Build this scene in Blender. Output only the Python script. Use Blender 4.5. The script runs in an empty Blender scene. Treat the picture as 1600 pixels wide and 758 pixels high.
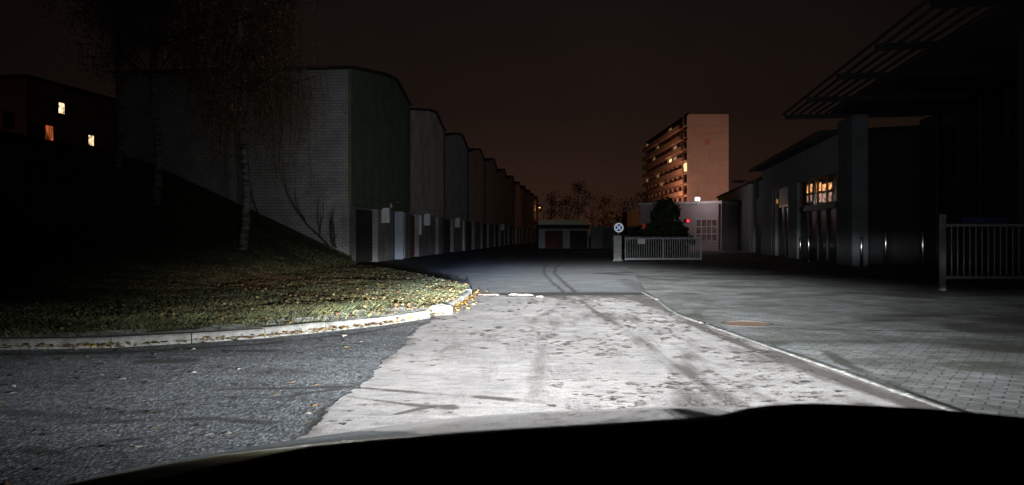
import bpy, math, random
import numpy as np
from mathutils import Vector, Matrix
random.seed(7)
rng = np.random.default_rng(7)
S = bpy.context.scene
C = S.collection
F, HZ, EYE = 1200.0, 368.0, 1.25          # focal length in px of a 1600 px wide frame, horizon row, eye height


def G(px, py):                              # ground point seen at that pixel
    d = F * EYE / (py - HZ)
    return ((px - 800) / F * d, d)


def W(px, py, Y):                           # point at depth Y
    return Vector(((px - 800) / F * Y, Y, EYE + (HZ - py) / F * Y))


# ------------------------------------------------------------------ materials
def mat(name, col, rough=.8, spec=.3, metal=0., var=.25, scale=4., bump=0., bscale=40., coat=0.,
        emit=None, estr=0., tint=None):
    m = bpy.data.materials.new(name)
    m.use_nodes = True
    nt = m.node_tree
    b = nt.nodes['Principled BSDF']
    b.inputs['Roughness'].default_value = rough
    b.inputs['Specular IOR Level'].default_value = spec
    b.inputs['Metallic'].default_value = metal
    b.inputs['Coat Weight'].default_value = coat
    tc = nt.nodes.new('ShaderNodeTexCoord')
    if var > 0:
        n = nt.nodes.new('ShaderNodeTexNoise')
        n.inputs['Scale'].default_value = scale
        n.inputs['Detail'].default_value = 6
        n.inputs['Roughness'].default_value = .65
        nt.links.new(tc.outputs['Object'], n.inputs['Vector'])
        r = nt.nodes.new('ShaderNodeValToRGB')
        t = tint or col
        r.color_ramp.elements[0].position = .3
        r.color_ramp.elements[1].position = .7
        r.color_ramp.elements[0].color = (*[c * (1 - var) for c in t], 1)
        r.color_ramp.elements[1].color = (*[min(1, c * (1 + var)) for c in col], 1)
        nt.links.new(n.outputs['Fac'], r.inputs['Fac'])
        nt.links.new(r.outputs['Color'], b.inputs['Base Color'])
    else:
        b.inputs['Base Color'].default_value = (*col, 1)
    if bump > 0:
        n2 = nt.nodes.new('ShaderNodeTexNoise')
        n2.inputs['Scale'].default_value = bscale
        n2.inputs['Detail'].default_value = 4
        nt.links.new(tc.outputs['Object'], n2.inputs['Vector'])
        bp = nt.nodes.new('ShaderNodeBump')
        bp.inputs['Strength'].default_value = bump
        bp.inputs['Distance'].default_value = .02
        nt.links.new(n2.outputs['Fac'], bp.inputs['Height'])
        nt.links.new(bp.outputs['Normal'], b.inputs['Normal'])
    if emit:
        b.inputs['Emission Color'].default_value = (*emit, 1)
        b.inputs['Emission Strength'].default_value = estr
    return m


def N(nt, t, **kw):
    n = nt.nodes.new(t)
    for k, v in kw.items():
        setattr(n, k, v)
    return n


def math_node(nt, op, a, b=None, clamp=False):
    n = N(nt, 'ShaderNodeMath', operation=op, use_clamp=clamp)
    for i, v in enumerate((a, b)):
        if v is None:
            continue
        if isinstance(v, (int, float)):
            n.inputs[i].default_value = v
        else:
            nt.links.new(v, n.inputs[i])
    return n.outputs[0]


def mix_col(nt, fac, a, b, blend='MIX'):
    n = N(nt, 'ShaderNodeMix', data_type='RGBA', blend_type=blend)
    for sock, v in ((n.inputs[0], fac), (n.inputs[6], a), (n.inputs[7], b)):
        if isinstance(v, (int, float)):
            sock.default_value = v
        elif isinstance(v, tuple):
            sock.default_value = (*v, 1)
        else:
            nt.links.new(v, sock)
    return n.outputs[2]


def noise(nt, vec, scale, detail=5, rough=.6, dist=0.):
    n = N(nt, 'ShaderNodeTexNoise')
    n.inputs['Scale'].default_value = scale
    n.inputs['Detail'].default_value = detail
    n.inputs['Roughness'].default_value = rough
    n.inputs['Distortion'].default_value = dist
    nt.links.new(vec, n.inputs['Vector'])
    return n.outputs['Fac']


def ramp(nt, fac, stops):
    r = N(nt, 'ShaderNodeValToRGB')
    cr = r.color_ramp
    while len(cr.elements) < len(stops):
        cr.elements.new(.5)
    for e, (p, c) in zip(cr.elements, stops):
        e.position = p
        e.color = (c, c, c, 1) if isinstance(c, (int, float)) else (*c, 1)
    nt.links.new(fac, r.inputs['Fac'])
    return r.outputs['Color']


def new_mat(name, rough=.85, spec=.3):
    m = bpy.data.materials.new(name)
    m.use_nodes = True
    nt = m.node_tree
    b = nt.nodes['Principled BSDF']
    b.inputs['Roughness'].default_value = rough
    b.inputs['Specular IOR Level'].default_value = spec
    tc = N(nt, 'ShaderNodeTexCoord')
    return m, nt, b, tc.outputs['Object']


def bump_in(nt, b, h, strength, dist):
    bp = N(nt, 'ShaderNodeBump')
    bp.inputs['Strength'].default_value = strength
    bp.inputs['Distance'].default_value = dist
    nt.links.new(h, bp.inputs['Height'])
    nt.links.new(bp.outputs['Normal'], b.inputs['Normal'])


def brick_mat(name, c1, c2, mortar, w=.25, h=.075, msize=.012, blotch=.35):
    m, nt, b, ob = new_mat(name, .85)
    sx = N(nt, 'ShaderNodeSeparateXYZ')
    nt.links.new(ob, sx.inputs[0])
    cx = N(nt, 'ShaderNodeCombineXYZ')
    nt.links.new(math_node(nt, 'ADD', sx.outputs[0], sx.outputs[1]), cx.inputs[0])
    nt.links.new(sx.outputs[2], cx.inputs[1])
    br = N(nt, 'ShaderNodeTexBrick')
    br.inputs['Scale'].default_value = 1
    br.inputs['Brick Width'].default_value = w
    br.inputs['Row Height'].default_value = h
    br.inputs['Mortar Size'].default_value = msize
    br.inputs['Color1'].default_value = (*c1, 1)
    br.inputs['Color2'].default_value = (*c2, 1)
    br.inputs['Mortar'].default_value = (*mortar, 1)
    nt.links.new(cx.outputs[0], br.inputs['Vector'])
    bl = ramp(nt, noise(nt, ob, .8, 6, .6), [(.3, 1 - blotch), (.7, 1.)])
    nt.links.new(mix_col(nt, 1., br.outputs['Color'], bl, 'MULTIPLY'), b.inputs['Base Color'])
    bump_in(nt, b, math_node(nt, 'SUBTRACT', 1., br.outputs['Fac']), .8, .012)
    return m


M = {}
M['brick'] = brick_mat('white_painted_brick', (.50, .49, .47), (.40, .39, .38), (.26, .255, .25), .27, .13, .014, .45)
M['pier'] = brick_mat('grey_white_brick', (.46, .45, .43), (.36, .36, .35), (.24, .24, .23), .26, .10, .014, .5)
M['green_paint'] = mat('dark_green_render', (.125, .165, .10), .85, var=.35, scale=1.2)
M['beige_render'] = mat('beige_grey_render', (.56, .52, .45), .9, var=.3, scale=.7)
M['blue_render'] = mat('blue_grey_render', (.38, .42, .44), .9, var=.3, scale=.8)
M['tan_render'] = mat('tan_render', (.50, .42, .33), .9, var=.3, scale=.6)
M['grey_render'] = mat('grey_render', (.45, .43, .40), .9, var=.3, scale=.8)
M['roof_felt'] = mat('black_roof_felt', (.03, .03, .032), .9, var=.3)
M['door_dark'] = mat('dark_brown_door', (.028, .024, .022), .75, var=.3, scale=3)
M['door_red'] = mat('dark_red_door', (.09, .025, .022), .7, var=.3, scale=3)
M['pale_door'] = mat('pale_blue_door', (.33, .38, .46), .6, var=.15)
M['meter'] = mat('white_meter_box', (.62, .63, .64), .6, var=.1)
M['pale_trim'] = mat('pale_trim', (.5, .5, .46), .7, var=.15)
M['white_metal'] = mat('white_painted_metal', (.55, .57, .60), .55, var=.15, scale=8)
M['fence_grey'] = mat('weathered_fence_paint', (.17, .175, .18), .6, var=.2, scale=8)
M['pillar_render'] = mat('dim_grey_render', (.12, .128, .135), .85, var=.3, scale=1.2)
M['grey_plaster'] = mat('pale_grey_plaster', (.30, .31, .33), .85, var=.2, scale=1.5)
M['wing_wall'] = mat('grey_cladding', (.16, .16, .16), .8, var=.2, scale=1)
M['dark_metal'] = mat('dark_metal', (.035, .035, .038), .5, var=.2)
M['dark_glass'] = mat('dark_glass', (.006, .007, .008), .32, spec=.5, var=0)
M['steel'] = mat('brushed_steel', (.9, .91, .93), .25, metal=1., var=.1, scale=30)
M['canopy'] = mat('canopy_steel', (.020, .021, .023), .6, var=.2)
M['black_paint'] = mat('black_car_paint', (.006, .006, .007), .33, spec=.7, coat=.8, var=0)
M['black_plastic'] = mat('black_plastic', (.006, .006, .006), .9, spec=.1, var=.3, scale=60, bump=.3, bscale=300)
M['lamp_glass'] = mat('lamp_glass', (.3, .3, .3), .1, spec=.6, var=0)
M['rubber'] = mat('rubber', (.02, .02, .02), .9, var=0)
M['bark_birch'] = None
M['panel_wall'] = brick_mat('concrete_panel_wall', (.43, .39, .35), (.39, .355, .32), (.33, .30, .27), 4.95, 2.82, .05, .16)
M['balcony'] = mat('balcony_panel', (.46, .36, .30), .9, var=.25, scale=.4)
M['block_wall'] = mat('block_side_wall', (.16, .13, .11), .9, var=.2, scale=.5)
M['win_dark'] = mat('window_dark', (.02, .02, .022), .15, var=0)
M['win_warm'] = mat('window_lit_warm', (.2, .15, .1), .4, var=0, emit=(1., .72, .36), estr=1.3)
M['win_pink'] = mat('window_lit_dim', (.2, .15, .1), .4, var=0, emit=(1., .62, .42), estr=.3)
M['win_amber'] = mat('window_lit_amber', (.2, .15, .1), .4, var=0, emit=(1., .55, .25), estr=.17)
M['lowblg'] = mat('mauve_grey_wall', (.40, .34, .36), .85, var=.12, scale=.5)
M['leafy'] = None


def lit_shelf(name, emit, strength, scale):
    """a lit shop interior seen through the pane: rows of goods of uneven brightness"""
    m, nt, b, ob = new_mat(name, .4)
    b.inputs['Base Color'].default_value = (.05, .04, .03, 1)
    v = N(nt, 'ShaderNodeVectorMath', operation='MULTIPLY')
    v.inputs[1].default_value = scale
    nt.links.new(ob, v.inputs[0])
    f = ramp(nt, noise(nt, v.outputs[0], 1., 3, .7), [(.36, .02), (.5, .5), (.66, 1.)])
    b.inputs['Emission Color'].default_value = (*emit, 1)
    nt.links.new(math_node(nt, 'MULTIPLY', f, strength), b.inputs['Emission Strength'])
    return m


M['shelf_warm'] = lit_shelf('lit_shelf_warm', (1., .46, .17), 1.9, (3, 3, 9))
M['shelf_pale'] = lit_shelf('lit_shelf_pale', (1., .60, .44), .65, (5, 5, 7))
M['glow_orange'] = mat('sodium_lamp', (.3, .2, .1), .5, var=0, emit=(1., .45, .15), estr=3.)
M['glow_white'] = mat('white_lamp', (.3, .3, .3), .5, var=0, emit=(.9, 1., 1.), estr=9.)
M['glow_red'] = mat('red_lamp', (.3, .03, .03), .5, var=0, emit=(1., .02, .04), estr=3.5)
M['glow_dimred'] = mat('dim_red_sign', (.2, .03, .03), .5, var=0, emit=(1., .12, .06), estr=.07)


def asphalt(name, base, light, speck, dirt=.5, patch=1.):
    m, nt, b, ob = new_mat(name, .8, .35)
    v = N(nt, 'ShaderNodeTexVoronoi')
    v.inputs['Scale'].default_value = 48
    nt.links.new(ob, v.inputs['Vector'])
    v2 = N(nt, 'ShaderNodeTexVoronoi')
    v2.inputs['Scale'].default_value = 115
    nt.links.new(ob, v2.inputs['Vector'])
    mp = N(nt, 'ShaderNodeMapping')
    mp.inputs['Scale'].default_value = (.6, 2.2, 1)
    nt.links.new(ob, mp.inputs['Vector'])
    big = ramp(nt, noise(nt, mp.outputs[0], patch, 8, .7, .6), [(.34, dirt), (.60, 1.)])
    blot = ramp(nt, noise(nt, mp.outputs[0], patch * 3.2, 5, .65, .3), [(.27, .25), (.40, 1.)])
    stops = [(.25, tuple(c * .30 for c in base)), (.60, base), (.84, light), (.96, speck)]
    c = mix_col(nt, .5, ramp(nt, v.outputs['Color'], stops), ramp(nt, v2.outputs['Color'], stops))
    for q in (big, blot, ramp(nt, noise(nt, ob, 16, 6, .8), [(.3, .45), (.62, 1.2)])):
        c = mix_col(nt, 1., c, q, 'MULTIPLY')
    me_ = N(nt, 'ShaderNodeMapping')
    me_.inputs['Scale'].default_value = (52, 22, 1)
    nt.links.new(ob, me_.inputs['Vector'])
    v3 = N(nt, 'ShaderNodeTexVoronoi')
    v3.inputs['Scale'].default_value = 1
    nt.links.new(me_.outputs[0], v3.inputs['Vector'])
    pit = math_node(nt, 'MULTIPLY', ramp(nt, v3.outputs['Color'], [(.26, 1.), (.34, 0.)]), .7)
    c = mix_col(nt, pit, c, tuple(q * .18 for q in base))
    peb = math_node(nt, 'MULTIPLY', ramp(nt, v3.outputs['Color'], [(.78, 0.), (.90, .55)]), ramp(nt, v3.outputs['Distance'], [(.25, 1.), (.45, 0.)]))
    c = mix_col(nt, peb, c, speck)
    at = N(nt, 'ShaderNodeAttribute', attribute_name='dirt')
    dn = math_node(nt, 'ADD', at.outputs['Fac'], math_node(nt, 'MULTIPLY', math_node(nt, 'SUBTRACT', noise(nt, ob, 16, 7, .75), .5), 1.2))
    dn = math_node(nt, 'MULTIPLY', ramp(nt, dn, [(.2, 0.), (.8, .9)]), ramp(nt, at.outputs['Fac'], [(0., 0.), (.25, 1.)]))
    c = mix_col(nt, dn, c, (.03, .03, .028))
    nt.links.new(c, b.inputs['Base Color'])
    nt.links.new(ramp(nt, v.outputs['Color'], [(.8, .85), (.96, .35)]), b.inputs['Roughness'])
    h = math_node(nt, 'ADD', v.outputs['Distance'], noise(nt, ob, 30, 5, .75))
    bump_in(nt, b, h, .75, .02)
    return m


M['asphalt'] = asphalt('worn_asphalt', (.165, .178, .195), (.33, .345, .365), (.70, .70, .70), .5, .9)
M['lane'] = asphalt('lane_asphalt', (.085, .09, .10), (.13, .135, .145), (.22, .22, .23), .55, .8)
M['ground'] = mat('dark_earth', (.03, .028, .024), .95, var=.4, scale=.6)


def dirt_mat(name, base, lo, dirtcol, cell=None, streak=.9):
    """hard surface with a per-vertex dirt mask, broken up by noise"""
    m, nt, b, ob = new_mat(name, .8, .3)
    at = N(nt, 'ShaderNodeAttribute', attribute_name='dirt')
    n1 = noise(nt, ob, 9, 8, .72)
    n2 = noise(nt, ob, 1.3, 6, .6, .5)
    gm = N(nt, 'ShaderNodeMapping')
    gm.inputs['Scale'].default_value = (70, 22, 1)
    nt.links.new(ob, gm.inputs['Vector'])
    n3 = noise(nt, gm.outputs[0], 1., 4, .75)
    c = mix_col(nt, ramp(nt, n2, [(.35, 0.), (.65, 1.)]), lo, base)
    c = mix_col(nt, 1., c, ramp(nt, n3, [(.30, .74), (.58, 1.06)]), 'MULTIPLY')
    c = mix_col(nt, 1., c, ramp(nt, n1, [(.30, .82), (.55, 1.)]), 'MULTIPLY')
    if cell:
        rot = N(nt, 'ShaderNodeMapping')
        rot.inputs['Rotation'].default_value[2] = cell[2]
        nt.links.new(ob, rot.inputs['Vector'])
        br = N(nt, 'ShaderNodeTexBrick')
        br.inputs['Scale'].default_value = 1
        br.inputs['Brick Width'].default_value = cell[0]
        br.inputs['Row Height'].default_value = cell[1]
        br.inputs['Mortar Size'].default_value = .008
        br.inputs['Mortar Smooth'].default_value = .4
        br.inputs['Color1'].default_value = (1, 1, 1, 1)
        br.inputs['Color2'].default_value = (.62, .62, .60, 1)
        br.inputs['Mortar'].default_value = (.42, .41, .38, 1)
        dv = N(nt, 'ShaderNodeTexNoise')
        dv.inputs['Scale'].default_value = 2.5
        nt.links.new(ob, dv.inputs['Vector'])
        ma = N(nt, 'ShaderNodeVectorMath', operation='MULTIPLY_ADD')
        nt.links.new(dv.outputs['Color'], ma.inputs[0])
        ma.inputs[1].default_value = (.06, .06, 0)
        nt.links.new(rot.outputs[0], ma.inputs[2])
        nt.links.new(ma.outputs[0], br.inputs['Vector'])
        c = mix_col(nt, 1., c, br.outputs['Color'], 'MULTIPLY')
        h = math_node(nt, 'ADD', math_node(nt, 'MULTIPLY', br.outputs['Fac'], -1.), math_node(nt, 'MULTIPLY', n1, .6))
    else:
        h = math_node(nt, 'ADD', n3, math_node(nt, 'MULTIPLY', n1, .6))
    mp = N(nt, 'ShaderNodeMapping')
    mp.inputs['Scale'].default_value = (1.2, 3.2, 1)
    nt.links.new(ob, mp.inputs['Vector'])
    c = mix_col(nt, 1., c, ramp(nt, noise(nt, mp.outputs[0], 3.2, 7, .72, .4), [(.30, .55), (.50, 1.)]), 'MULTIPLY')
    vs_ = N(nt, 'ShaderNodeTexVoronoi')
    vs_.inputs['Scale'].default_value = 4.5
    nt.links.new(mp.outputs[0], vs_.inputs['Vector'])
    spot = math_node(nt, 'MULTIPLY', ramp(nt, math_node(nt, 'ADD', vs_.outputs['Distance'], math_node(nt, 'MULTIPLY', n1, .22)), [(.17, 1.), (.27, 0.)]), .55)
    c = mix_col(nt, spot, c, tuple(q * 1.5 for q in dirtcol))
    # dirt = mask + noise thresholded softly
    d = math_node(nt, 'ADD', at.outputs['Fac'], math_node(nt, 'MULTIPLY', math_node(nt, 'SUBTRACT', noise(nt, ob, 14, 7, .75), .5), 1.1))
    stm = N(nt, 'ShaderNodeMapping')
    stm.inputs['Scale'].default_value = (26, 1.6, 1)
    nt.links.new(ob, stm.inputs['Vector'])
    d = math_node(nt, 'ADD', d, math_node(nt, 'MULTIPLY', math_node(nt, 'SUBTRACT', noise(nt, stm.outputs[0], 1., 5, .7), .52), streak))
    d2 = math_node(nt, 'MULTIPLY', ramp(nt, d, [(.15, 0.), (1.0, 1.)]), ramp(nt, at.outputs['Fac'], [(0., 0.), (.25, 1.)]))
    c = mix_col(nt, d2, c, dirtcol)
    nt.links.new(c, b.inputs['Base Color'])
    bump_in(nt, b, h, .8, .014)
    return m


M['concrete'] = dirt_mat('pale_concrete', (.46, .435, .425), (.36, .34, .335), (.105, .092, .086))
M['paving'] = dirt_mat('block_paving', (.31, .32, .325), (.15, .158, .15), (.05, .05, .04), (.21, .105, .62))


def kerb_mat(a=(.07, .068, .06), z=(.19, .185, .172)):
    m, nt, b, ob = new_mat('kerb_concrete', .85)
    c = ramp(nt, noise(nt, ob, 6, 8, .7), [(.3, a), (.6, z)])
    nt.links.new(c, b.inputs['Base Color'])
    bump_in(nt, b, noise(nt, ob, 30, 6, .7), .6, .02)
    return m


M['kerb'] = kerb_mat()
M['kerb_old'] = kerb_mat((.035, .034, .028), (.21, .205, .19))
M['path'] = mat('mossy_path', (.46, .46, .43), .95, var=.45, scale=4, tint=(.24, .25, .20), bump=1., bscale=70)
M['soil'] = mat('grass_soil', (.075, .07, .032), .95, var=.5, scale=3, tint=(.07, .048, .028), bump=1., bscale=12)


def birch():
    m, nt, b, ob = new_mat('birch_bark', .8)
    mp = N(nt, 'ShaderNodeMapping')
    mp.inputs['Scale'].default_value = (2, 2, 9)
    nt.links.new(ob, mp.inputs['Vector'])
    c = ramp(nt, noise(nt, mp.outputs[0], 1.5, 6, .7), [(.42, (.04, .036, .032)), (.56, (.20, .19, .175)), (.85, (.34, .325, .30))])
    nt.links.new(c, b.inputs['Base Color'])
    return m


M['bark_birch'] = birch()
M['bark_dark'] = mat('dark_bark', (.06, .05, .04), .9, var=.4)


def attr_leaf(name, rough=.7, trans=.3):
    m, nt, b, ob = new_mat(name, rough)
    a = N(nt, 'ShaderNodeAttribute', attribute_name='tone')
    nt.links.new(a.outputs['Color'], b.inputs['Base Color'])
    return m


M['leaf'] = attr_leaf('leaf_tones')

# ------------------------------------------------------------------ mesh builder


class MB:
    def __init__(self):
        self.v, self.f = [], []

    def add(self, vs, fs):
        o = len(self.v)
        self.v += [tuple(p) for p in vs]
        self.f += [tuple(i + o for i in f) for f in fs]
        return self

    def box(self, x0, x1, y0, y1, z0, z1):
        vs = [(x, y, z) for z in (z0, z1) for y in (y0, y1) for x in (x0, x1)]
        return self.add(vs, [(0, 2, 3, 1), (4, 5, 7, 6), (0, 1, 5, 4), (2, 6, 7, 3), (0, 4, 6, 2), (1, 3, 7, 5)])

    def prism(self, prof, axis, a, b):
        """profile of 2-D points (counter-clockwise or not) extruded along axis 0/1/2"""
        def put(p, t):
            q = list(p)
            q.insert(axis, t)
            return q
        n = len(prof)
        vs = [put(p, a) for p in prof] + [put(p, b) for p in prof]
        fs = [tuple(range(n))[::-1], tuple(range(n, 2 * n))]
        fs += [(i, (i + 1) % n, n + (i + 1) % n, n + i) for i in range(n)]
        return self.add(vs, fs)

    def tube(self, pts, rad, seg=10):
        pts = [Vector(p) for p in pts]
        if not isinstance(rad, (list, tuple)):
            rad = [rad] * len(pts)
        rings = []
        for i, p in enumerate(pts):
            d = (pts[min(i + 1, len(pts) - 1)] - pts[max(i - 1, 0)]).normalized()
            u = d.orthogonal().normalized() if abs(d.z) < .95 else Vector((1, 0, 0))
            u = (u - d * u.dot(d)).normalized()
            w = d.cross(u)
            rings.append([p + (u * math.cos(2 * math.pi * k / seg) + w * math.sin(2 * math.pi * k / seg)) * rad[i] for k in range(seg)])
        vs = [q for r in rings for q in r]
        fs = []
        for i in range(len(pts) - 1):
            for k in range(seg):
                a, b = i * seg + k, i * seg + (k + 1) % seg
                fs.append((a, b, b + seg, a + seg))
        fs.append(tuple(range(seg))[::-1])
        fs.append(tuple((len(pts) - 1) * seg + k for k in range(seg)))
        return self.add(vs, fs)

    def disc(self, c, r, y0, y1, seg=32, r_in=0):
        """disc facing -Y (ring if r_in)"""
        cx, cy, cz = c
        o = [(cx + r * math.cos(2 * math.pi * k / seg), cz + r * math.sin(2 * math.pi * k / seg)) for k in range(seg)]
        if r_in == 0:
            return self.prism(o, 1, y0, y1)
        i = [(cx + r_in * math.cos(2 * math.pi * k / seg), cz + r_in * math.sin(2 * math.pi * k / seg)) for k in range(seg)]
        vs = [(x, y0, z) for x, z in o] + [(x, y0, z) for x, z in i] + [(x, y1, z) for x, z in o] + [(x, y1, z) for x, z in i]
        fs = []
        for k in range(seg):
            l = (k + 1) % seg
            fs += [(k, l, seg + l, seg + k), (2 * seg + k, 3 * seg + k, 3 * seg + l, 2 * seg + l),
                   (k, 2 * seg + k, 2 * seg + l, l), (seg + k, seg + l, 3 * seg + l, 3 * seg + k)]
        return self.add(vs, fs)

    def build(self, name, m, parent=None, smooth=False, bevel=0.):
        me = bpy.data.meshes.new(name)
        me.from_pydata(self.v, [], self.f)
        me.materials.append(m)
        if smooth:
            me.polygons.foreach_set('use_smooth', [True] * len(me.polygons))
        o = bpy.data.objects.new(name, me)
        C.objects.link(o)
        if parent is not None:
            o.parent = parent
        if bevel > 0:
            b = o.modifiers.new('bevel', 'BEVEL')
            b.width = bevel
            b.segments = 2
        return o


def tag(o, label=None, cat=None, group=None, kind=None):
    for k, v in (('label', label), ('category', cat), ('group', group), ('kind', kind)):
        if v:
            o[k] = v
    return o


def thing(name, label, cat, loc=(0, 0, 0), rz=0., group=None):
    o = bpy.data.objects.new(name, None)
    o.empty_display_size = .2
    C.objects.link(o)
    o.location = loc
    o.rotation_euler = (0, 0, rz)
    return tag(o, label, cat, group)


def raw(name, v, f, m, parent=None, tone=None, dirt=None, smooth=False):
    me = bpy.data.meshes.new(name)
    v = np.asarray(v, dtype=np.float32)
    f = np.asarray(f, dtype=np.int32)
    k = f.shape[1]
    me.vertices.add(len(v))
    me.vertices.foreach_set('co', v.ravel())
    me.loops.add(f.size)
    me.loops.foreach_set('vertex_index', f.ravel())
    me.polygons.add(len(f))
    me.polygons.foreach_set('loop_start', np.arange(0, f.size, k, dtype=np.int32))
    if smooth:
        me.polygons.foreach_set('use_smooth', np.ones(len(f), dtype=bool))
    me.update(calc_edges=True)
    if tone is not None:
        a = me.attributes.new('tone', 'FLOAT_COLOR', 'POINT')
        a.data.foreach_set('color', np.c_[tone, np.ones(len(tone))].astype(np.float32).ravel())
    if dirt is not None:
        a = me.attributes.new('dirt', 'FLOAT', 'POINT')
        a.data.foreach_set('value', dirt.astype(np.float32).ravel())
    me.materials.append(m)
    o = bpy.data.objects.new(name, me)
    C.objects.link(o)
    if parent is not None:
        o.parent = parent
    return o


def vnoise(x, y, s, seed=0):
    """cheap smooth value noise on arrays"""
    x = np.asarray(x, float) * s + seed * 17.3
    y = np.asarray(y, float) * s - seed * 9.7
    xi, yi = np.floor(x), np.floor(y)
    xf, yf = x - xi, y - yi

    def h(a, b):
        t = np.sin(a * 127.1 + b * 311.7) * 43758.5453
        return t - np.floor(t)
    u, w = xf * xf * (3 - 2 * xf), yf * yf * (3 - 2 * yf)
    return (h(xi, yi) * (1 - u) + h(xi + 1, yi) * u) * (1 - w) + (h(xi, yi + 1) * (1 - u) + h(xi + 1, yi + 1) * u) * w


def seg_dist(X, Y, pts):
    """distance to a polyline, and the fraction along it"""
    best = np.full(X.shape, 1e9)
    par = np.zeros(X.shape)
    n = len(pts) - 1
    for i in range(n):
        (ax, ay), (bx, by) = pts[i], pts[i + 1]
        dx, dy = bx - ax, by - ay
        t = np.clip(((X - ax) * dx + (Y - ay) * dy) / (dx * dx + dy * dy + 1e-9), 0, 1)
        d = np.hypot(X - ax - t * dx, Y - ay - t * dy)
        m = d < best
        best = np.where(m, d, best)
        par = np.where(m, (i + t) / n, par)
    return best, par


def ss(a, b, x):
    t = np.clip((x - a) / (b - a), 0, 1)
    return t * t * (3 - 2 * t)


# ------------------------------------------------------------------ the ground and roads
g = MB().add([(-900, -60, -.03), (900, -60, -.03), (900, 1500, -.03), (-900, 1500, -.03)], [(0, 1, 2, 3)])
tag(g.build('ground', M['ground']), kind='structure')

# asphalt lane past the joint
lane = [(-7.2, 16.15), (2.85, 16.15), G(985, 425), (5.2, 37.5), (6.2, 55), (12, 75), (14, 175), (3.8, 170), (-6.0, 33), (-7.2, 31)]
gy = np.concatenate([np.linspace(16.1, 36, 240), np.linspace(36.3, 160, 60)])
lx, rx = np.interp(gy, [16.1, 31, 33, 160], [-7.2, -7.2, -6.9, 5.6]), np.interp(gy, [16.1, 26.3, 37.5, 75, 160], [3.2, 4.5, 5.8, 12, 20])
gx = np.linspace(0, 1, 300)
X = lx[:, None] + (rx - lx)[:, None] * gx[None]
Y = np.repeat(gy[:, None], 300, 1)


def grid_faces(nr, nc):
    i = np.arange(nr - 1)[:, None] * nc + np.arange(nc - 1)[None]
    return np.stack([i, i + 1, i + nc + 1, i + nc], -1).reshape(-1, 4)


def masks(X, Y, tracks, broken=True):
    D = np.zeros(X.shape)
    for pts, w0, w1, s0, s1 in tracks:
        d, t = seg_dist(X + .05 * (vnoise(X, Y, 3) - .5), Y + .1 * (vnoise(X, Y, 2, 3) - .5), [G(*p) for p in pts])
        w = (w0 + (w1 - w0) * t) * .72
        s = s0 + (s1 - s0) * t
        br_ = 1. if not broken else .45 + .75 * ss(.25, .6, vnoise(X * 6, Y * 1.1, 1., len(pts) + int(w0 * 50))) 
        D = np.maximum(D, s * br_ * (1 - ss(.15, 1., d / w)))
    return D


lane_tracks = [
    ([(896, 466), (880, 455), (862, 440), (851, 428), (850, 418), (858, 411)], .12, .16, .9, .6),
    ([(910, 466), (897, 455), (880, 440), (866, 427), (868, 418), (880, 410)], .14, .20, .95, .6),
    ([(735, 460), (820, 459), (900, 459), (1035, 460)], .7, 1.8, 1.2, 1.3),
    ([(975, 429), (940, 427), (990, 425)], .8, .8, .9, .9),
    ([(1030, 458), (990, 444), (975, 436)], .9, .6, .55, .6),
]
tag(raw('lane', np.stack([X, Y, np.full(X.shape, -.008) + .008 * (vnoise(X, Y, .7) - .5)], -1).reshape(-1, 3), grid_faces(300, 300),
        dirt_mat('lane_surface', (.215, .222, .235), (.14, .147, .158), (.022, .02, .02), None, .15), dirt=masks(X, Y, lane_tracks, False).ravel(), smooth=True), kind='structure')

# worn asphalt of the side road, in front of the kerb and under the car
cx_ = np.concatenate([np.linspace(-60, -9.2, 20), np.linspace(-9, -1, 190), np.linspace(-.5, 3.2, 6)])
cy_ = np.concatenate([np.linspace(-20, 2.8, 12), np.linspace(3, 10.6, 170), np.linspace(10.8, 16.2, 30)])
X, Y = np.meshgrid(cx_, cy_)
road_tracks = [
    ([(330, 606), (430, 603), (545, 602)], .05, .09, .8, 1.),
    ([(380, 618), (450, 616), (530, 606)], .05, .07, .7, .9),
    ([(420, 640), (455, 622), (470, 610)], .04, .06, .6, .8),
    ([(230, 563), (290, 562)], .30, .30, 1., 1.),
    ([(380, 547), (440, 546)], .22, .22, .7, .7),
    ([(100, 660), (200, 655), (330, 650), (420, 660)], .12, .16, .55, .75),
    ([(140, 690), (260, 678), (300, 676)], .10, .12, .8, .8),
    ([(0, 640), (120, 648), (250, 640)], .25, .20, .55, .6),
    ([(0, 700), (150, 712), (260, 700)], .14, .12, .6, .6),
    ([(520, 600), (500, 650), (470, 680)], .08, .10, .8, .9),
    ([(0, 552), (200, 548), (400, 536), (540, 522), (660, 503)], .22, .14, .9, .9),
]
D = masks(X, Y, road_tracks) + .5 * ss(.55, .75, vnoise(X * .8, Y * 1.6, .9, 3)) * vnoise(X * 2, Y * 3, 1.4, 4)
tag(raw('side_road', np.stack([X, Y, np.full(X.shape, -.014)], -1).reshape(-1, 3), grid_faces(*X.shape), M['asphalt'], dirt=D.ravel(), smooth=True), kind='structure')

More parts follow.
